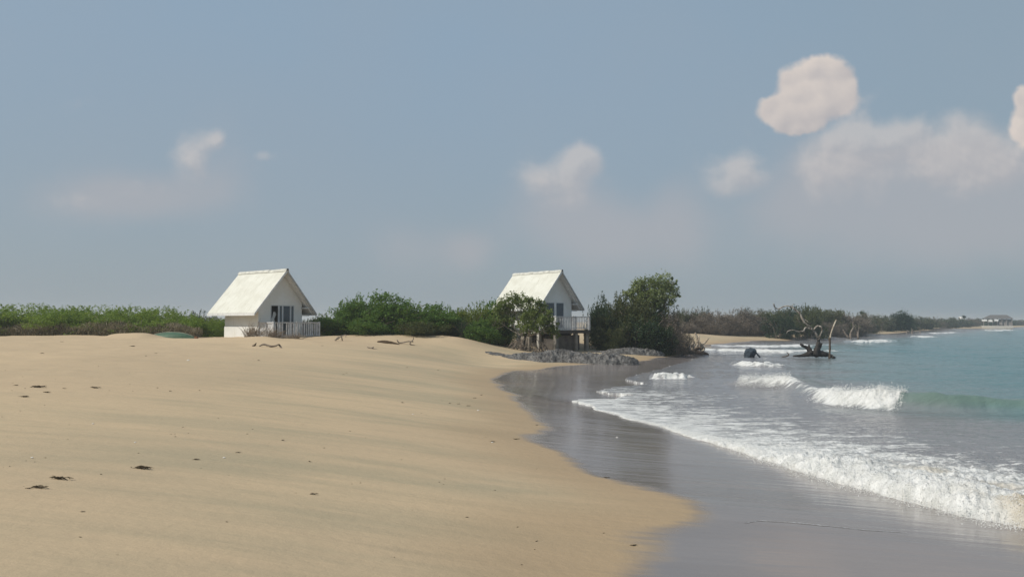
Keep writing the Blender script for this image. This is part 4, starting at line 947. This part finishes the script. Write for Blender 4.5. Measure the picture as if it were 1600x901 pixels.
for i, (zx, hh, lab) in enumerate([(470,40,'short pale dead trunk on the far beach below the round dark tree'),(520,60,'thin leaning dead trunk at the far waterline'),(598,50,'slender pale post at the far waterline right of the leaning trunk')]):
    bs = t2b((zx, 318)); bs.z = tz(bs.x, bs.y)-.1
    wood('dead_tree', lab, 'dead trunk', t2b, 6.154, 190.0, bs, [('trunk', [(zx,325),(zx+4,318-hh*.5),(zx+(-6 if i else 8),318-hh)], [6,4,2]), ('limb', [(zx+3,318-hh*.5),(zx+16,318-hh*.8)], [3,2])], M['driftgrey'], 5+i)
t4 = zp(360, 500, 4.706, 44.0)
def ondry(name, label, cat, tr, sc, zx, zy, paths, mat, seed):
    g_ = ground(360+zx/sc, 500+zy/sc) if tr is None else None
    Y = g_.y; f = zp(360, 500, sc, Y); bs = Vector((g_.x, g_.y, g_.z))
    r_ = random.Random(seed); e = empty(name, bs); tag(e, label, cat); m = Y/FOC/sc
    for nm, pts, rad in paths:
        q = curve([f(p)-bs+Vector((0, r_.uniform(-.06, .06), 0)) for p in pts], 4); mb = MB(); mb.tube(q, [x*m*1.1 for x in lerp_list(rad, len(q))], 7, r_, .12); mb.build(nm, mat, e, True)
ondry('driftwood_branch', 'dark curved driftwood branch on the sand below the first cabin', 'driftwood', None, 4.706, 270, 198, [('branch', [(215,190),(240,178),(275,186),(305,192),(335,188),(352,178),(360,185)], [5,7,6,6,6,4,4]), ('pale_end', [(355,178),(364,192),(375,206),(392,216)], [6,6,5,3])], M['driftgrey'], 1)
ondry('driftwood_stub', 'short dark driftwood stub leaning from the sand left of the curved branch', 'driftwood', None, 4.706, 180, 192, [('stub', [(160,192),(176,184),(192,168)], [6,7,3])], M['driftdark'], 2)
ondry('pale_twig', 'pale forked branch lying on the crest between the cabins', 'driftwood', None, 4.706, 1290, 178, [('branch', [(1225,145),(1240,165),(1275,163),(1310,156),(1345,158)], [3,5,4,4,4]), ('fork', [(1330,158),(1345,140),(1345,125)], [4,3,2]), ('fork', [(1325,160),(1322,176),(1355,186)], [3,4,3])], M['driftgrey'], 3)
ondry('driftwood_knot', 'small knot of driftwood under the bushes right of the first cabin', 'driftwood', None, 4.706, 790, 152, [('knot', [(770,150),(785,135),(795,120)], [6,6,3]), ('knot', [(790,140),(815,118),(822,150)], [4,4,4]), ('knot', [(815,118),(845,108),(850,125)], [3,3,2])], M['driftgrey'], 4)
ondry('broken_stick', 'thin grey stick half buried in the sand left of the dune scarp', 'driftwood', None, 4.706, 1045, 210, [('stick', [(1005,198),(1040,208),(1080,216)], [3,5,3]), ('stick', [(1040,206),(1055,198)], [5,4])], M['driftgrey'], 5)
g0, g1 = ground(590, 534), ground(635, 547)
sl_ = empty('scarp_shade', (g0+g1)/2); tag(sl_, 'dark brown lens standing in for the shaded dune scarp below the pale forked branch', 'painted_shade')
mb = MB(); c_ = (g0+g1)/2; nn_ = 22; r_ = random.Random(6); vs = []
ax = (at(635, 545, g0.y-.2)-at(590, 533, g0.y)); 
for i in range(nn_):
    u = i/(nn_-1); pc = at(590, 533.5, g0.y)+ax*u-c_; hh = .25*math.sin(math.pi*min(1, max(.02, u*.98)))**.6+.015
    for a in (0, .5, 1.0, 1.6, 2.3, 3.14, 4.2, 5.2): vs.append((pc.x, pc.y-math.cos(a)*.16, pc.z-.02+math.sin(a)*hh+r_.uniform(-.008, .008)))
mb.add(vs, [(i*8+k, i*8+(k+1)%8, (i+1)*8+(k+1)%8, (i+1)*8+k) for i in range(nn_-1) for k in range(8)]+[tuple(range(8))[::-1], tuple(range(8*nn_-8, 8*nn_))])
mb.build('scarp_shade_body', M['painted_shade'], sl_, True)  # added solid lens, its dark colour paints the shade of a dune scarp
# ------------------------------------------------------------------ rock outcrops
def outcrop(name, label, xr, yc, prof, depth, seed, slope=0.0):
    nx, ny = 420, 60; xs = np.linspace(xr[0], xr[1], nx); vv = np.linspace(-1, 1, ny)
    Xg, Vg = np.meshgrid(xs, vv); u = (Xg-xr[0])/(xr[1]-xr[0]); ed = np.sin(np.pi*np.clip(u, 0, 1))**.35
    Yg = yc+slope*(u-.5)+Vg*depth*.5*ed*(1+.25*(fbm(Xg, Vg*0+seed, seed)-.5)*2)
    n = fbm(Xg*1.7, Yg*1.7, seed+3, 5, .6); rg = 1-np.abs(2*fbm(Xg*2.6, Yg*3.4, seed+9, 4, .6)-1)
    H = np.interp(u, np.linspace(0, 1, len(prof)), prof)*(1-np.abs(Vg)**2.2)
    base = terrain(Xg.ravel(), Yg.ravel()).reshape(Xg.shape)
    H = np.maximum(H-np.maximum(base, 0)*(1-np.abs(Vg)**2.2), .11*n*(1-np.abs(Vg)**2.2))+.02
    H = H*(.55+.8*n)+.30*(rg-.62)*np.minimum(1, H*5)
    Z = base+H-.06
    me = raw_mesh(name, np.stack([Xg-xs[0], Yg-yc, Z], -1).reshape(-1, 3), grid_faces(ny, nx), M['rock'], smooth=True)
    o = link(name, me, loc=(xs[0], yc, 0)); tag(o, label, 'rocks'); return o
outcrop('rock_outcrop', 'long low jagged grey rock outcrop on the wet sand below the second cabin', (at(758,560,49.5).x, at(997,560,49.5).x), 49.3, [.45,.50,.62,.74,.76,.84,.90,1.0,1.0,.86,.74,.74,.78,.76,.74,.6,.3], 2.4, 5)
outcrop('rock_outcrop', 'smaller flat grey rock outcrop at the foot of the thicket', (at(925,548,57.2).x, at(1045,548,57.2).x), 58.0, [.45,.62,.75,.82,.84,.78,.70,.62,.4], 1.8, 15, 1.4)
def boulder(px, py, w, h, label, seed, mat):
    g_ = ground(px, py); rs = random.Random(seed); import bmesh
    bm = bmesh.new(); bmesh.ops.create_icosphere(bm, subdivisions=3, radius=1); ph = [rs.uniform(0, 6) for _ in range(4)]
    for v in bm.verts:
        k = 1+.16*math.sin(3*v.co.x+ph[0])+.14*math.sin(4*v.co.y+ph[1])+.12*math.sin(5*v.co.z+ph[2])+rs.uniform(-.03, .03); v.co *= k; v.co.z = round(v.co.z*3)/3*.4+v.co.z*.6
        v.co = Vector((v.co.x*w/2, v.co.y*w*.4, v.co.z*h*.6))
    me = bpy.data.meshes.new('block'); bm.to_mesh(me); bm.free(); me.materials.append(mat); o = link('block', me, loc=(g_.x, g_.y, g_.z+h*.25)); o.rotation_euler = (0, 0, rs.uniform(-.3, .3)); tag(o, label, 'block')
boulder(854, 540, .75, .22, 'flat pale broken block on the sand in front of the second cabin', 1, M['concpale'])
boulder(869, 543, .6, .20, 'small pale broken block nearest the second cabin foundation wall', 2, M['concpale'])
boulder(897, 546, .6, .22, 'pale broken block below the right pier of the second cabin', 3, M['concpale'])
boulder(846, 537, .4, .16, 'smallest pale block left of the flat broken block', 4, M['concpale'])
# ------------------------------------------------------------------ overturned boat
bt = at(268, 526, 46.9); e = empty('overturned_boat', (bt.x, bt.y, tz(bt.x, bt.y)-.06), R(-4)); tag(e, 'green overturned boat hull half buried behind the sand mound', 'boat')
L = 3.1; ns, nk = 26, 13; vs = []
for i in range(ns):
    u = -1+2*i/(ns-1); wd = .46*max(0.02, (1-abs(u)**2.6)); ht = .34*(1-abs(u)**2.6)+.02; kz = .03*(1-abs(u))
    for k in range(nk):
        a = math.pi*k/(nk-1); c_ = math.cos(a); s_ = math.sin(a); vs.append((u*L/2, c_*wd, (s_**.75)*ht+(kz if k == nk//2 else 0)))
mb = MB(); mb.add(vs, [(i*nk+k, i*nk+k+1, (i+1)*nk+k+1, (i+1)*nk+k) for i in range(ns-1) for k in range(nk-1)]); mb.build('hull', M['boat'], e, True)
for sg in (-1, 1):
    mb = MB(); mb.tube([(u*L/2, sg*(.49*max(.02, 1-abs(u)**2.6)+.01), .02) for u in np.linspace(-.97, .97, 20)], .028, 6); mb.build('gunwale', M['boatrim'], e, True)
mb = MB(); mb.tube([(x*L/2, 0, .34*(1-abs(x)**2.6)+.055) for x in np.linspace(-.93, .93, 16)], .022, 6); mb.build('keel', M['boatrim'], e, True)
mb = MB(); mb.box(L/2-.08, L/2+.10, -.10, .10, -.02, .14); mb.build('stern_fitting', M['rust'], e, bevel=.02)
# ------------------------------------------------------------------ scattered weed, sticks and shells on the sand
def clump_mesh(seed, w, h, n, mat, leafy=True):
    r_ = random.Random(seed); mb = MB()
    for i in range(n):
        a = r_.uniform(0, 6.28); c_ = Vector((r_.gauss(0, w*.26), r_.gauss(0, w*.10), r_.uniform(0, h*.5))); d = Vector((math.cos(a)*w*.25, math.sin(a)*w*.12, r_.uniform(-.1, .5)*h))
        q = curve([c_-d, c_+Vector((r_.uniform(-.02, .02), 0, h*.3)), c_+d], 3); mb.tube(q, lerp_list([.002, .006+.03*h, .003], len(q)), 4)
    o = mb.build('x', mat, None, True); me = o.data; bpy.data.objects.remove(o); return me
cl = [clump_mesh(i, .30, .05, 34, M['weed']) for i in range(5)]
bits = [clump_mesh(20+i, .09, .02, 6, M['weed']) for i in range(3)]
rng = random.Random(77)
def litter(meshes, px, py, wpx, label, name='seaweed_clump', cat='seaweed', ref=.42, group=None, lift=.004):
    g_ = ground(px, py); s = wpx/FOC*g_.y/ref; o = link(name, rng.choice(meshes), loc=(g_.x, g_.y, g_.z+lift)); o.rotation_euler = (0, 0, rng.uniform(-.25, .25)); o.scale = (s, s, min(s, 1.5)*.9)
    tag(o, label, cat, group)
LW = 'seaweed clumps strewn on the sand'
for px, py, w, lab in [(92,748,38,'biggest dark seaweed clump, on the sand at the lower left'),(62,762,34,'thin seaweed strand just below the biggest clump'),(223,732,40,'long dark seaweed clump right of the biggest one'),
        (45,763,12,'small dark weed bit left of the thin strand'),(158,741,8,'tiny weed bit between the two big clumps'),(73,613,18,'seaweed clump at the left on the older drift line'),
        (148,606,24,'seaweed strand at the right end of the older drift line'),(38,620,22,'loose seaweed scatter at the left edge of the drift line'),(60,605,34,'thin weed line above the drift line clump'),(25,602,12,'weed bit nearest the left picture edge'),
        (100,607,10,'short weed bit in the middle of the old drift line'),(246,606,7,'single weed speck right of the old drift line'),(266,611,9,'flat weed speck beside the single speck'),(312,610,8,'rightmost weed speck of the old drift line'),
        (307,718,14,'thin weed strand right of the long dark clump'),(372,707,10,'small weed strand in mid beach'),(442,688,9,'dark weed sliver at the centre left of the beach'),(484,721,9,'dark weed sliver right of the damp streak'),
        (490,772,16,'flat grey weed smear near the bottom centre'),(274,682,6,'small weed speck above the two white shells'),(183,867,5,'lone weed speck near the bottom edge'),
        (990,852,14,'weed clump on the damp sand tip at the bottom'),(947,746,11,'weed clump on the edge of the glossy sand'),(839,664,7,'weed clump at the notch of the wet line'),
        (806,686,11,'weed strand beside the pale wet tongue'),(770,690,11,'weed bits left of the pale wet tongue'),(741,622,9,'uppermost weed bit of the row near the wet sand'),(752,617,7,'weed bit just above the row near the wet sand'),
        (703,630,7,'leftmost weed bit of the row near the wet sand'),(716,631,7,'second weed bit of the row near the wet sand'),(731,634,9,'third weed bit of the row near the wet sand'),(629,629,8,'weed bit alone left of the row'),(636,574,6,'tiny weed bit on the sand below the cabins'),
        (684,578,6,'tiny weed bit left of the rock outcrop'),(503,540,6,'dark weed bit on the dune below the first cabin railing'),(404,563,8,'weed bit below the curved driftwood branch'),(207,541,14,'dark weed patch on the dune below the sand mound'),
        (243,552,7,'weed bit below the green boat'),(228,556,7,'weed bit left of the one below the boat'),(96,534,8,'weed bit on the left dune crest'),(66,552,10,'weed streak on the left dune face'),(536,585,6,'weed speck on open sand between the cabins'),(541,583,5,'weed speck touching its neighbour between the cabins')]:
    litter(cl if w > 9 else bits, px, py, w*(.8 if py < 625 else .95), lab, ref=.42 if w > 9 else .14, group=LW)
def grit():
    rs = np.random.default_rng(19); n = 420
    pxs = rs.uniform(-80, 1000, n); Yv = 5.5+44*rs.uniform(0, 1, n)**1.3; X = (pxs-800)/FOC*Yv
    d, _ = pdist(X, Yv, WETLINE); ok = (d < -.3)&((fbm(X*.5, Yv*.9, 44, 3) > .5)|(rs.uniform(0, 1, n) < .25)); X = X[ok]; Yv = Yv[ok]; Z = terrain(X, Yv); m = len(X)
    r = rs.uniform(.003, .010, m)*np.where(rs.uniform(0, 1, m) < .08, 1.8, 1); st = rs.uniform(.6, 3.2, m); an = rs.normal(size=m)*.5
    o6 = np.array([(1,0,0),(-1,0,0),(0,1,0),(0,-1,0),(0,0,.5),(0,0,-.5)], float); fc = np.array([(0,2,4),(2,1,4),(1,3,4),(3,0,4),(2,0,5),(1,2,5),(3,1,5),(0,3,5)])
    L = o6[None]*r[:, None, None]*np.stack([st, np.ones(m), np.ones(m)], -1)[:, None]; c_, s_ = np.cos(an)[:, None], np.sin(an)[:, None]
    V = np.stack([L[..., 0]*c_-L[..., 1]*s_+X[:, None], L[..., 0]*s_+L[..., 1]*c_+Yv[:, None], L[..., 2]+Z[:, None]+.002], -1).reshape(-1, 3)
    tag(link('beach_litter', raw_mesh('beach_litter', V, (fc[None]+6*np.arange(m)[:, None, None]).reshape(-1, 3), M['weed'], smooth=False)), 'tiny dark bits of weed and shell grit sprinkled over the dry sand', 'litter', kind='stuff')
grit()
def shell():
    mb = MB(); vs = [(0, 0, .5)]; n = 9
    for j, (rr, z) in enumerate([(.45, .38), (.8, .18), (1, 0)]):
        for k in range(n): a = 2*math.pi*k/n; q = rr*(1+.12*math.cos(k*2.1)); vs.append((q*math.cos(a), q*.75*math.sin(a), z))
    fs = [(0, 1+k, 1+(k+1)%n) for k in range(n)]+[(1+j*n+k, 1+j*n+(k+1)%n, 1+(j+1)*n+(k+1)%n, 1+(j+1)*n+k) for j in range(2) for k in range(n)]
    mb.add(vs, fs); o = mb.build('x', M['shell'], None, True); me = o.data; bpy.data.objects.remove(o); return me
shm = [shell()]
for px, py, w, lab in [(145,662,4,'small white shell on the left sand'),(211,691,4,'small white shell right of the first one'),(350,715,5,'white shell beside a thin weed strand'),(769,691,4,'white shell among weed bits near the wet line'),(50,715,5,'half buried shell at the far left'),
        (747,641,4,'pale shell beside the row of weed bits'),(964,683,4,'pale shell on the glossy wet sand'),(645,647,3,'tiny shell on the open sand left of the wet line'),(294,563,5,'pale shell on the upper beach below the boat')]:
    litter(shm, px, py, w, lab, 'shell', 'shell', 2.0, 'bleached shells on the sand')
# ------------------------------------------------------------------ far shore
LF = 'brown scrub bushes behind the far beach'
ORD = 'first second third fourth fifth sixth seventh eighth ninth tenth eleventh twelfth thirteenth fourteenth fifteenth sixteenth seventeenth eighteenth nineteenth twentieth twenty-first twenty-second twenty-third twenty-fourth twenty-fifth twenty-sixth twenty-seventh twenty-eighth twenty-ninth thirtieth'.split()
far = []
rr = random.Random(31)
px = 1068
while px < 1345:
    w = rr.uniform(34, 62); top = np.interp(px, [1060,1100,1150,1200,1260,1300,1345], [488,489,487,488,485,489,492])+rr.uniform(-2.5, 3.5); far.append((px, np.interp(px, [1060,1345], [108,150])+rr.uniform(-2, 6), w, top)); px += w*.42
for i, (px, Y, w, top) in enumerate(far):
    kit = kB[i % 3] if rr.random() < .6 else kO[i % 2]
    place_shrub('far_bush', kit, px, Y, w*1.2, top, 'grey brown bush, %s from the left in the scrub belt behind the far beach' % ORD[i], 'bush', LF, rng, depth=.8)
for i in range(22):                                # low front row
    px = 1072+i*12.6+rr.uniform(-3, 3); Y = np.interp(px, [1060,1345], [104,145])
    place_shrub('far_bush', kB[i % 3], px, Y, rr.uniform(24, 40), rr.uniform(500, 507), 'low bare brown bush, %s from the left at the foot of the far scrub' % ORD[i], 'bush', 'low brown bushes at the foot of the far scrub', rng)
kF = [make_shrub('s', 101+i, G_farg, 3600, .20, shoots=6, lumps=9, spread=.25) for i in range(2)]
for px, Y, w, top, lab, kt in [(1236,134,56,484,'dark green flat crowned bush behind the middle of the far scrub',kD[0]),(1262,120,44,482,'dark bush behind the upper limbs of the surf snag',kO[1]),(1215,118,34,494,'dark shaded bush left of the surf snag trunk',kD[1]),
        (1165,135,30,486,'green topped bush standing out above the brown scrub',kD[0]),(1098,122,26,486,'small dark bush on the skyline right of the thicket',kD[1]),(1310,158,34,488,'round dark bush right of the leaning pole',kO[1]),(1350,175,34,491,'olive bush left of the round dark far tree',kO[0])]:
    place_shrub('far_bush', kt, px, Y, w*1.1, top-1, lab, 'bush', LF, rng)
px = 1352; i = 0
while px < 1640:
    Y = float(np.interp(px, [1340,1400,1450,1500,1560,1640], [165,215,255,330,400,520])); w = rr.uniform(20, 34); top = np.interp(px, [1350,1400,1440,1470,1500,1600], [493,495,496,497,498,499])+rr.uniform(-1, 1.5)
    place_shrub('far_bush', kF[i % 2] if rr.random() < .6 else kB[i % 3], px, Y+rr.uniform(-4, 8), w*1.3, top, 'dusty grey green bush, %s from the round dark tree along the far shore' % ORD[i], 'bush', 'dusty bushes along the far right shore', rng, basez=max(.4, tz(at(px, 500, Y).x, Y))); px += w*.45; i += 1
fb = at(1408, 518, 205); fb.z = tz(fb.x, 205)
lump_tree('round_dark_tree', fb, [sph(*a) for a in [(1398,500,206,9),(1408,498,205,10),(1419,499,205,8),(1402,508,205,10),(1417,508,205,10),(1391,508,206,7),(1425,506,206,6)]], 9000, .36, G_dark, M['bark'], 'round dark tree standing above the scrub on the far shore', 'tree', None, 12, .25, 3, .3, stems=2, kink=.6)
# far open sided pavilion, small tower and poles
Yp = 330.0
def P_(px, py, Y=Yp): return at(px, py, Y)
c = P_(1558, 508); zb = 1.0
e = empty('thatched_pavilion', (c.x, c.y, zb), R(-31)); tag(e, 'distant pavilion with a grey hipped thatch roof on the far shore', 'pavilion')
def zz(py): return P_(1558, py).z-zb
u = Yp/FOC
mb = MB(); z0, z1 = zz(497.6), zz(491.8); x0, x1, xa, xb = -20*u, 21*u, -9*u, 13*u
mb.add([(x0,-5.5,z0),(x1,-5.5,z0),(x1,5.5,z0),(x0,5.5,z0),(xa,0,z1),(xb,0,z1)], [(0,1,5,4),(1,2,5),(2,3,4,5),(3,0,4),(0,3,2,1)]); mb.build('thatch_roof', M['thatch'], e)
for x in (-18, -12, -6, 0, 6, 12, 19):
    mb = MB(); mb.box(x*u-.18, x*u+.18, -5.0, -4.7, -.5, z0-.02); mb.build('roof_post', M['greybrown'], e)
mb = MB(); mb.box(2*u, 19*u, -4.2, 4.2, -.5, z0-.25); mb.build('screen_wall', M['greybrown'], e)
mb = MB(); mb.box(-20.5*u, -13.5*u, -6.4, -6.2, zz(501.5), zz(499)); mb.box(-11.5*u, -6.5*u, -6.4, -6.2, zz(502.5), zz(499.4)); mb.box(-4*u, 1.5*u, -6.4, -6.2, zz(501.5), zz(499)); mb.build('white_awning', M['white'], e)
mb = MB(); mb.box(-21*u, 20*u, -6.0, 5.5, -.8, .25); mb.build('floor_slab', M['concpale'], e)
Yt = 345.0; c = at(1503, 500, Yt)
e = empty('water_tower', (c.x, c.y, 1.0)); tag(e, 'tiny pale water tower above the far trees left of the pavilion', 'tower')
mb = MB(); mb.box(-.9, .9, -.9, .9, at(0, 498, Yt).z-1, at(0, 494.6, Yt).z-1); mb.build('tank', M['white'], e, bevel=.1)
for sx in (-1, 1):
    for sy in (-1, 1):
        mb = MB(); mb.box(sx*.8-.1, sx*.8+.1, sy*.8-.1, sy*.8+.1, -.5, at(0, 498, Yt).z-1); mb.build('leg', M['trimgrey'], e)
for px, top, Y, lab in [(1506.5,494.3,340,'tiny dark topped palm beside the pale water tower'),(1347,488.5,190,'thin palm like tree poking above the far scrub'),(1487,498,330,'tiny dark treetop left of the water tower')]:
    b_ = at(px, 505, Y); b_.z = tz(b_.x, Y); tp = at(px, top, Y)
    lump_tree('tiny_tree', b_, [(tp, Y/FOC*1.7), (tp+Vector((Y/FOC*1.1, 0, -.1)), Y/FOC*1.1)], 700, .35, G_dark, M['bark'], lab, 'tree', None, 5, .10, 2, .3, stems=1, kink=.05)
# ------------------------------------------------------------------ spray thrown up by the breakers
def spray():
    rs = np.random.default_rng(3); C = []; S = []
    bz = np.array(BORE[:17]); 
    for k in range(12000):
        t_ = rs.uniform(0.6, 15.4); i = int(t_); f = t_-i; p = bz[i]*(1-f)+bz[i+1]*f; d = bz[i+1]-bz[i]; n_ = np.array([d[1], -d[0]])/np.linalg.norm(d)
        w = np.interp(t_, [0, 6, 10, 16], [1, .9, .5, .15]); q = p+n_*(rs.normal()*.30*w+.12*w); C.append((q[0], q[1], 0)); S.append(w)
    C = np.array(C); S = np.array(S); zb_, fo, _, _, s_ = water_state(C[:, 0], C[:, 1]); C[:, 2] = np.maximum(zb_, terrain(C[:, 0], C[:, 1], False))+np.abs(rs.normal(size=len(C)))*.045*S
    br = np.array(BREAK); C2 = []
    for k in range(6500):
        t_ = rs.choice([rs.uniform(5.0, 7.4), rs.uniform(9.0, 10.3)]); i = int(t_); f = t_-i; p = br[i]*(1-f)+br[i+1]*f; d = br[i+1]-br[i]; n_ = np.array([d[1], -d[0]])/np.linalg.norm(d)
        q = p+n_*(rs.normal()*.35-.15); C2.append((q[0], q[1], 0))
    C2 = np.array(C2); z2 = water_state(C2[:, 0], C2[:, 1])[0]; C2[:, 2] = z2+np.abs(rs.normal(size=len(C2)))*.08
    C = np.concatenate([C, C2]); r = rs.uniform(.003, .009, len(C))*np.concatenate([np.ones(len(S)), 1.6*np.ones(len(C2))])
    o6 = np.array([(1,0,0),(-1,0,0),(0,1,0),(0,-1,0),(0,0,1),(0,0,-1)]); fc = np.array([(0,2,4),(2,1,4),(1,3,4),(3,0,4),(2,0,5),(1,2,5),(3,1,5),(0,3,5)])
    V = (C[:, None]+o6[None]*r[:, None, None]).reshape(-1, 3); F = (fc[None]+6*np.arange(len(C))[:, None, None]).reshape(-1, 3)
    tag(link('sea_spray', raw_mesh('sea_spray', V, F, M['foamdrop'], smooth=False)), 'fine white spray along the breaking wave fronts', 'spray', kind='stuff')
M['foamdrop'] = simple('foam_droplets', (0.82, 0.82, 0.80), .7, .03)
spray()
# ------------------------------------------------------------------ sea haze
def haze():
    m, t = new_mat('haze'); t.n.remove(t.b)
    v = t.n.new('ShaderNodeVolumePrincipled'); v.inputs['Color'].default_value = (0.80, 0.86, 0.92, 1); v.inputs['Density'].default_value = HAZE; v.inputs['Anisotropy'].default_value = 0.3
    t.l.new(v.outputs[0], t.out.inputs['Volume'])
    mb = MB(); mb.box(-6400, 6500, -1700, 2700, -12, 12); o = mb.build('haze', m); tag(o, 'thin pale sea haze over the whole beach', 'haze', kind='stuff')
HAZE = 0.00075
haze()
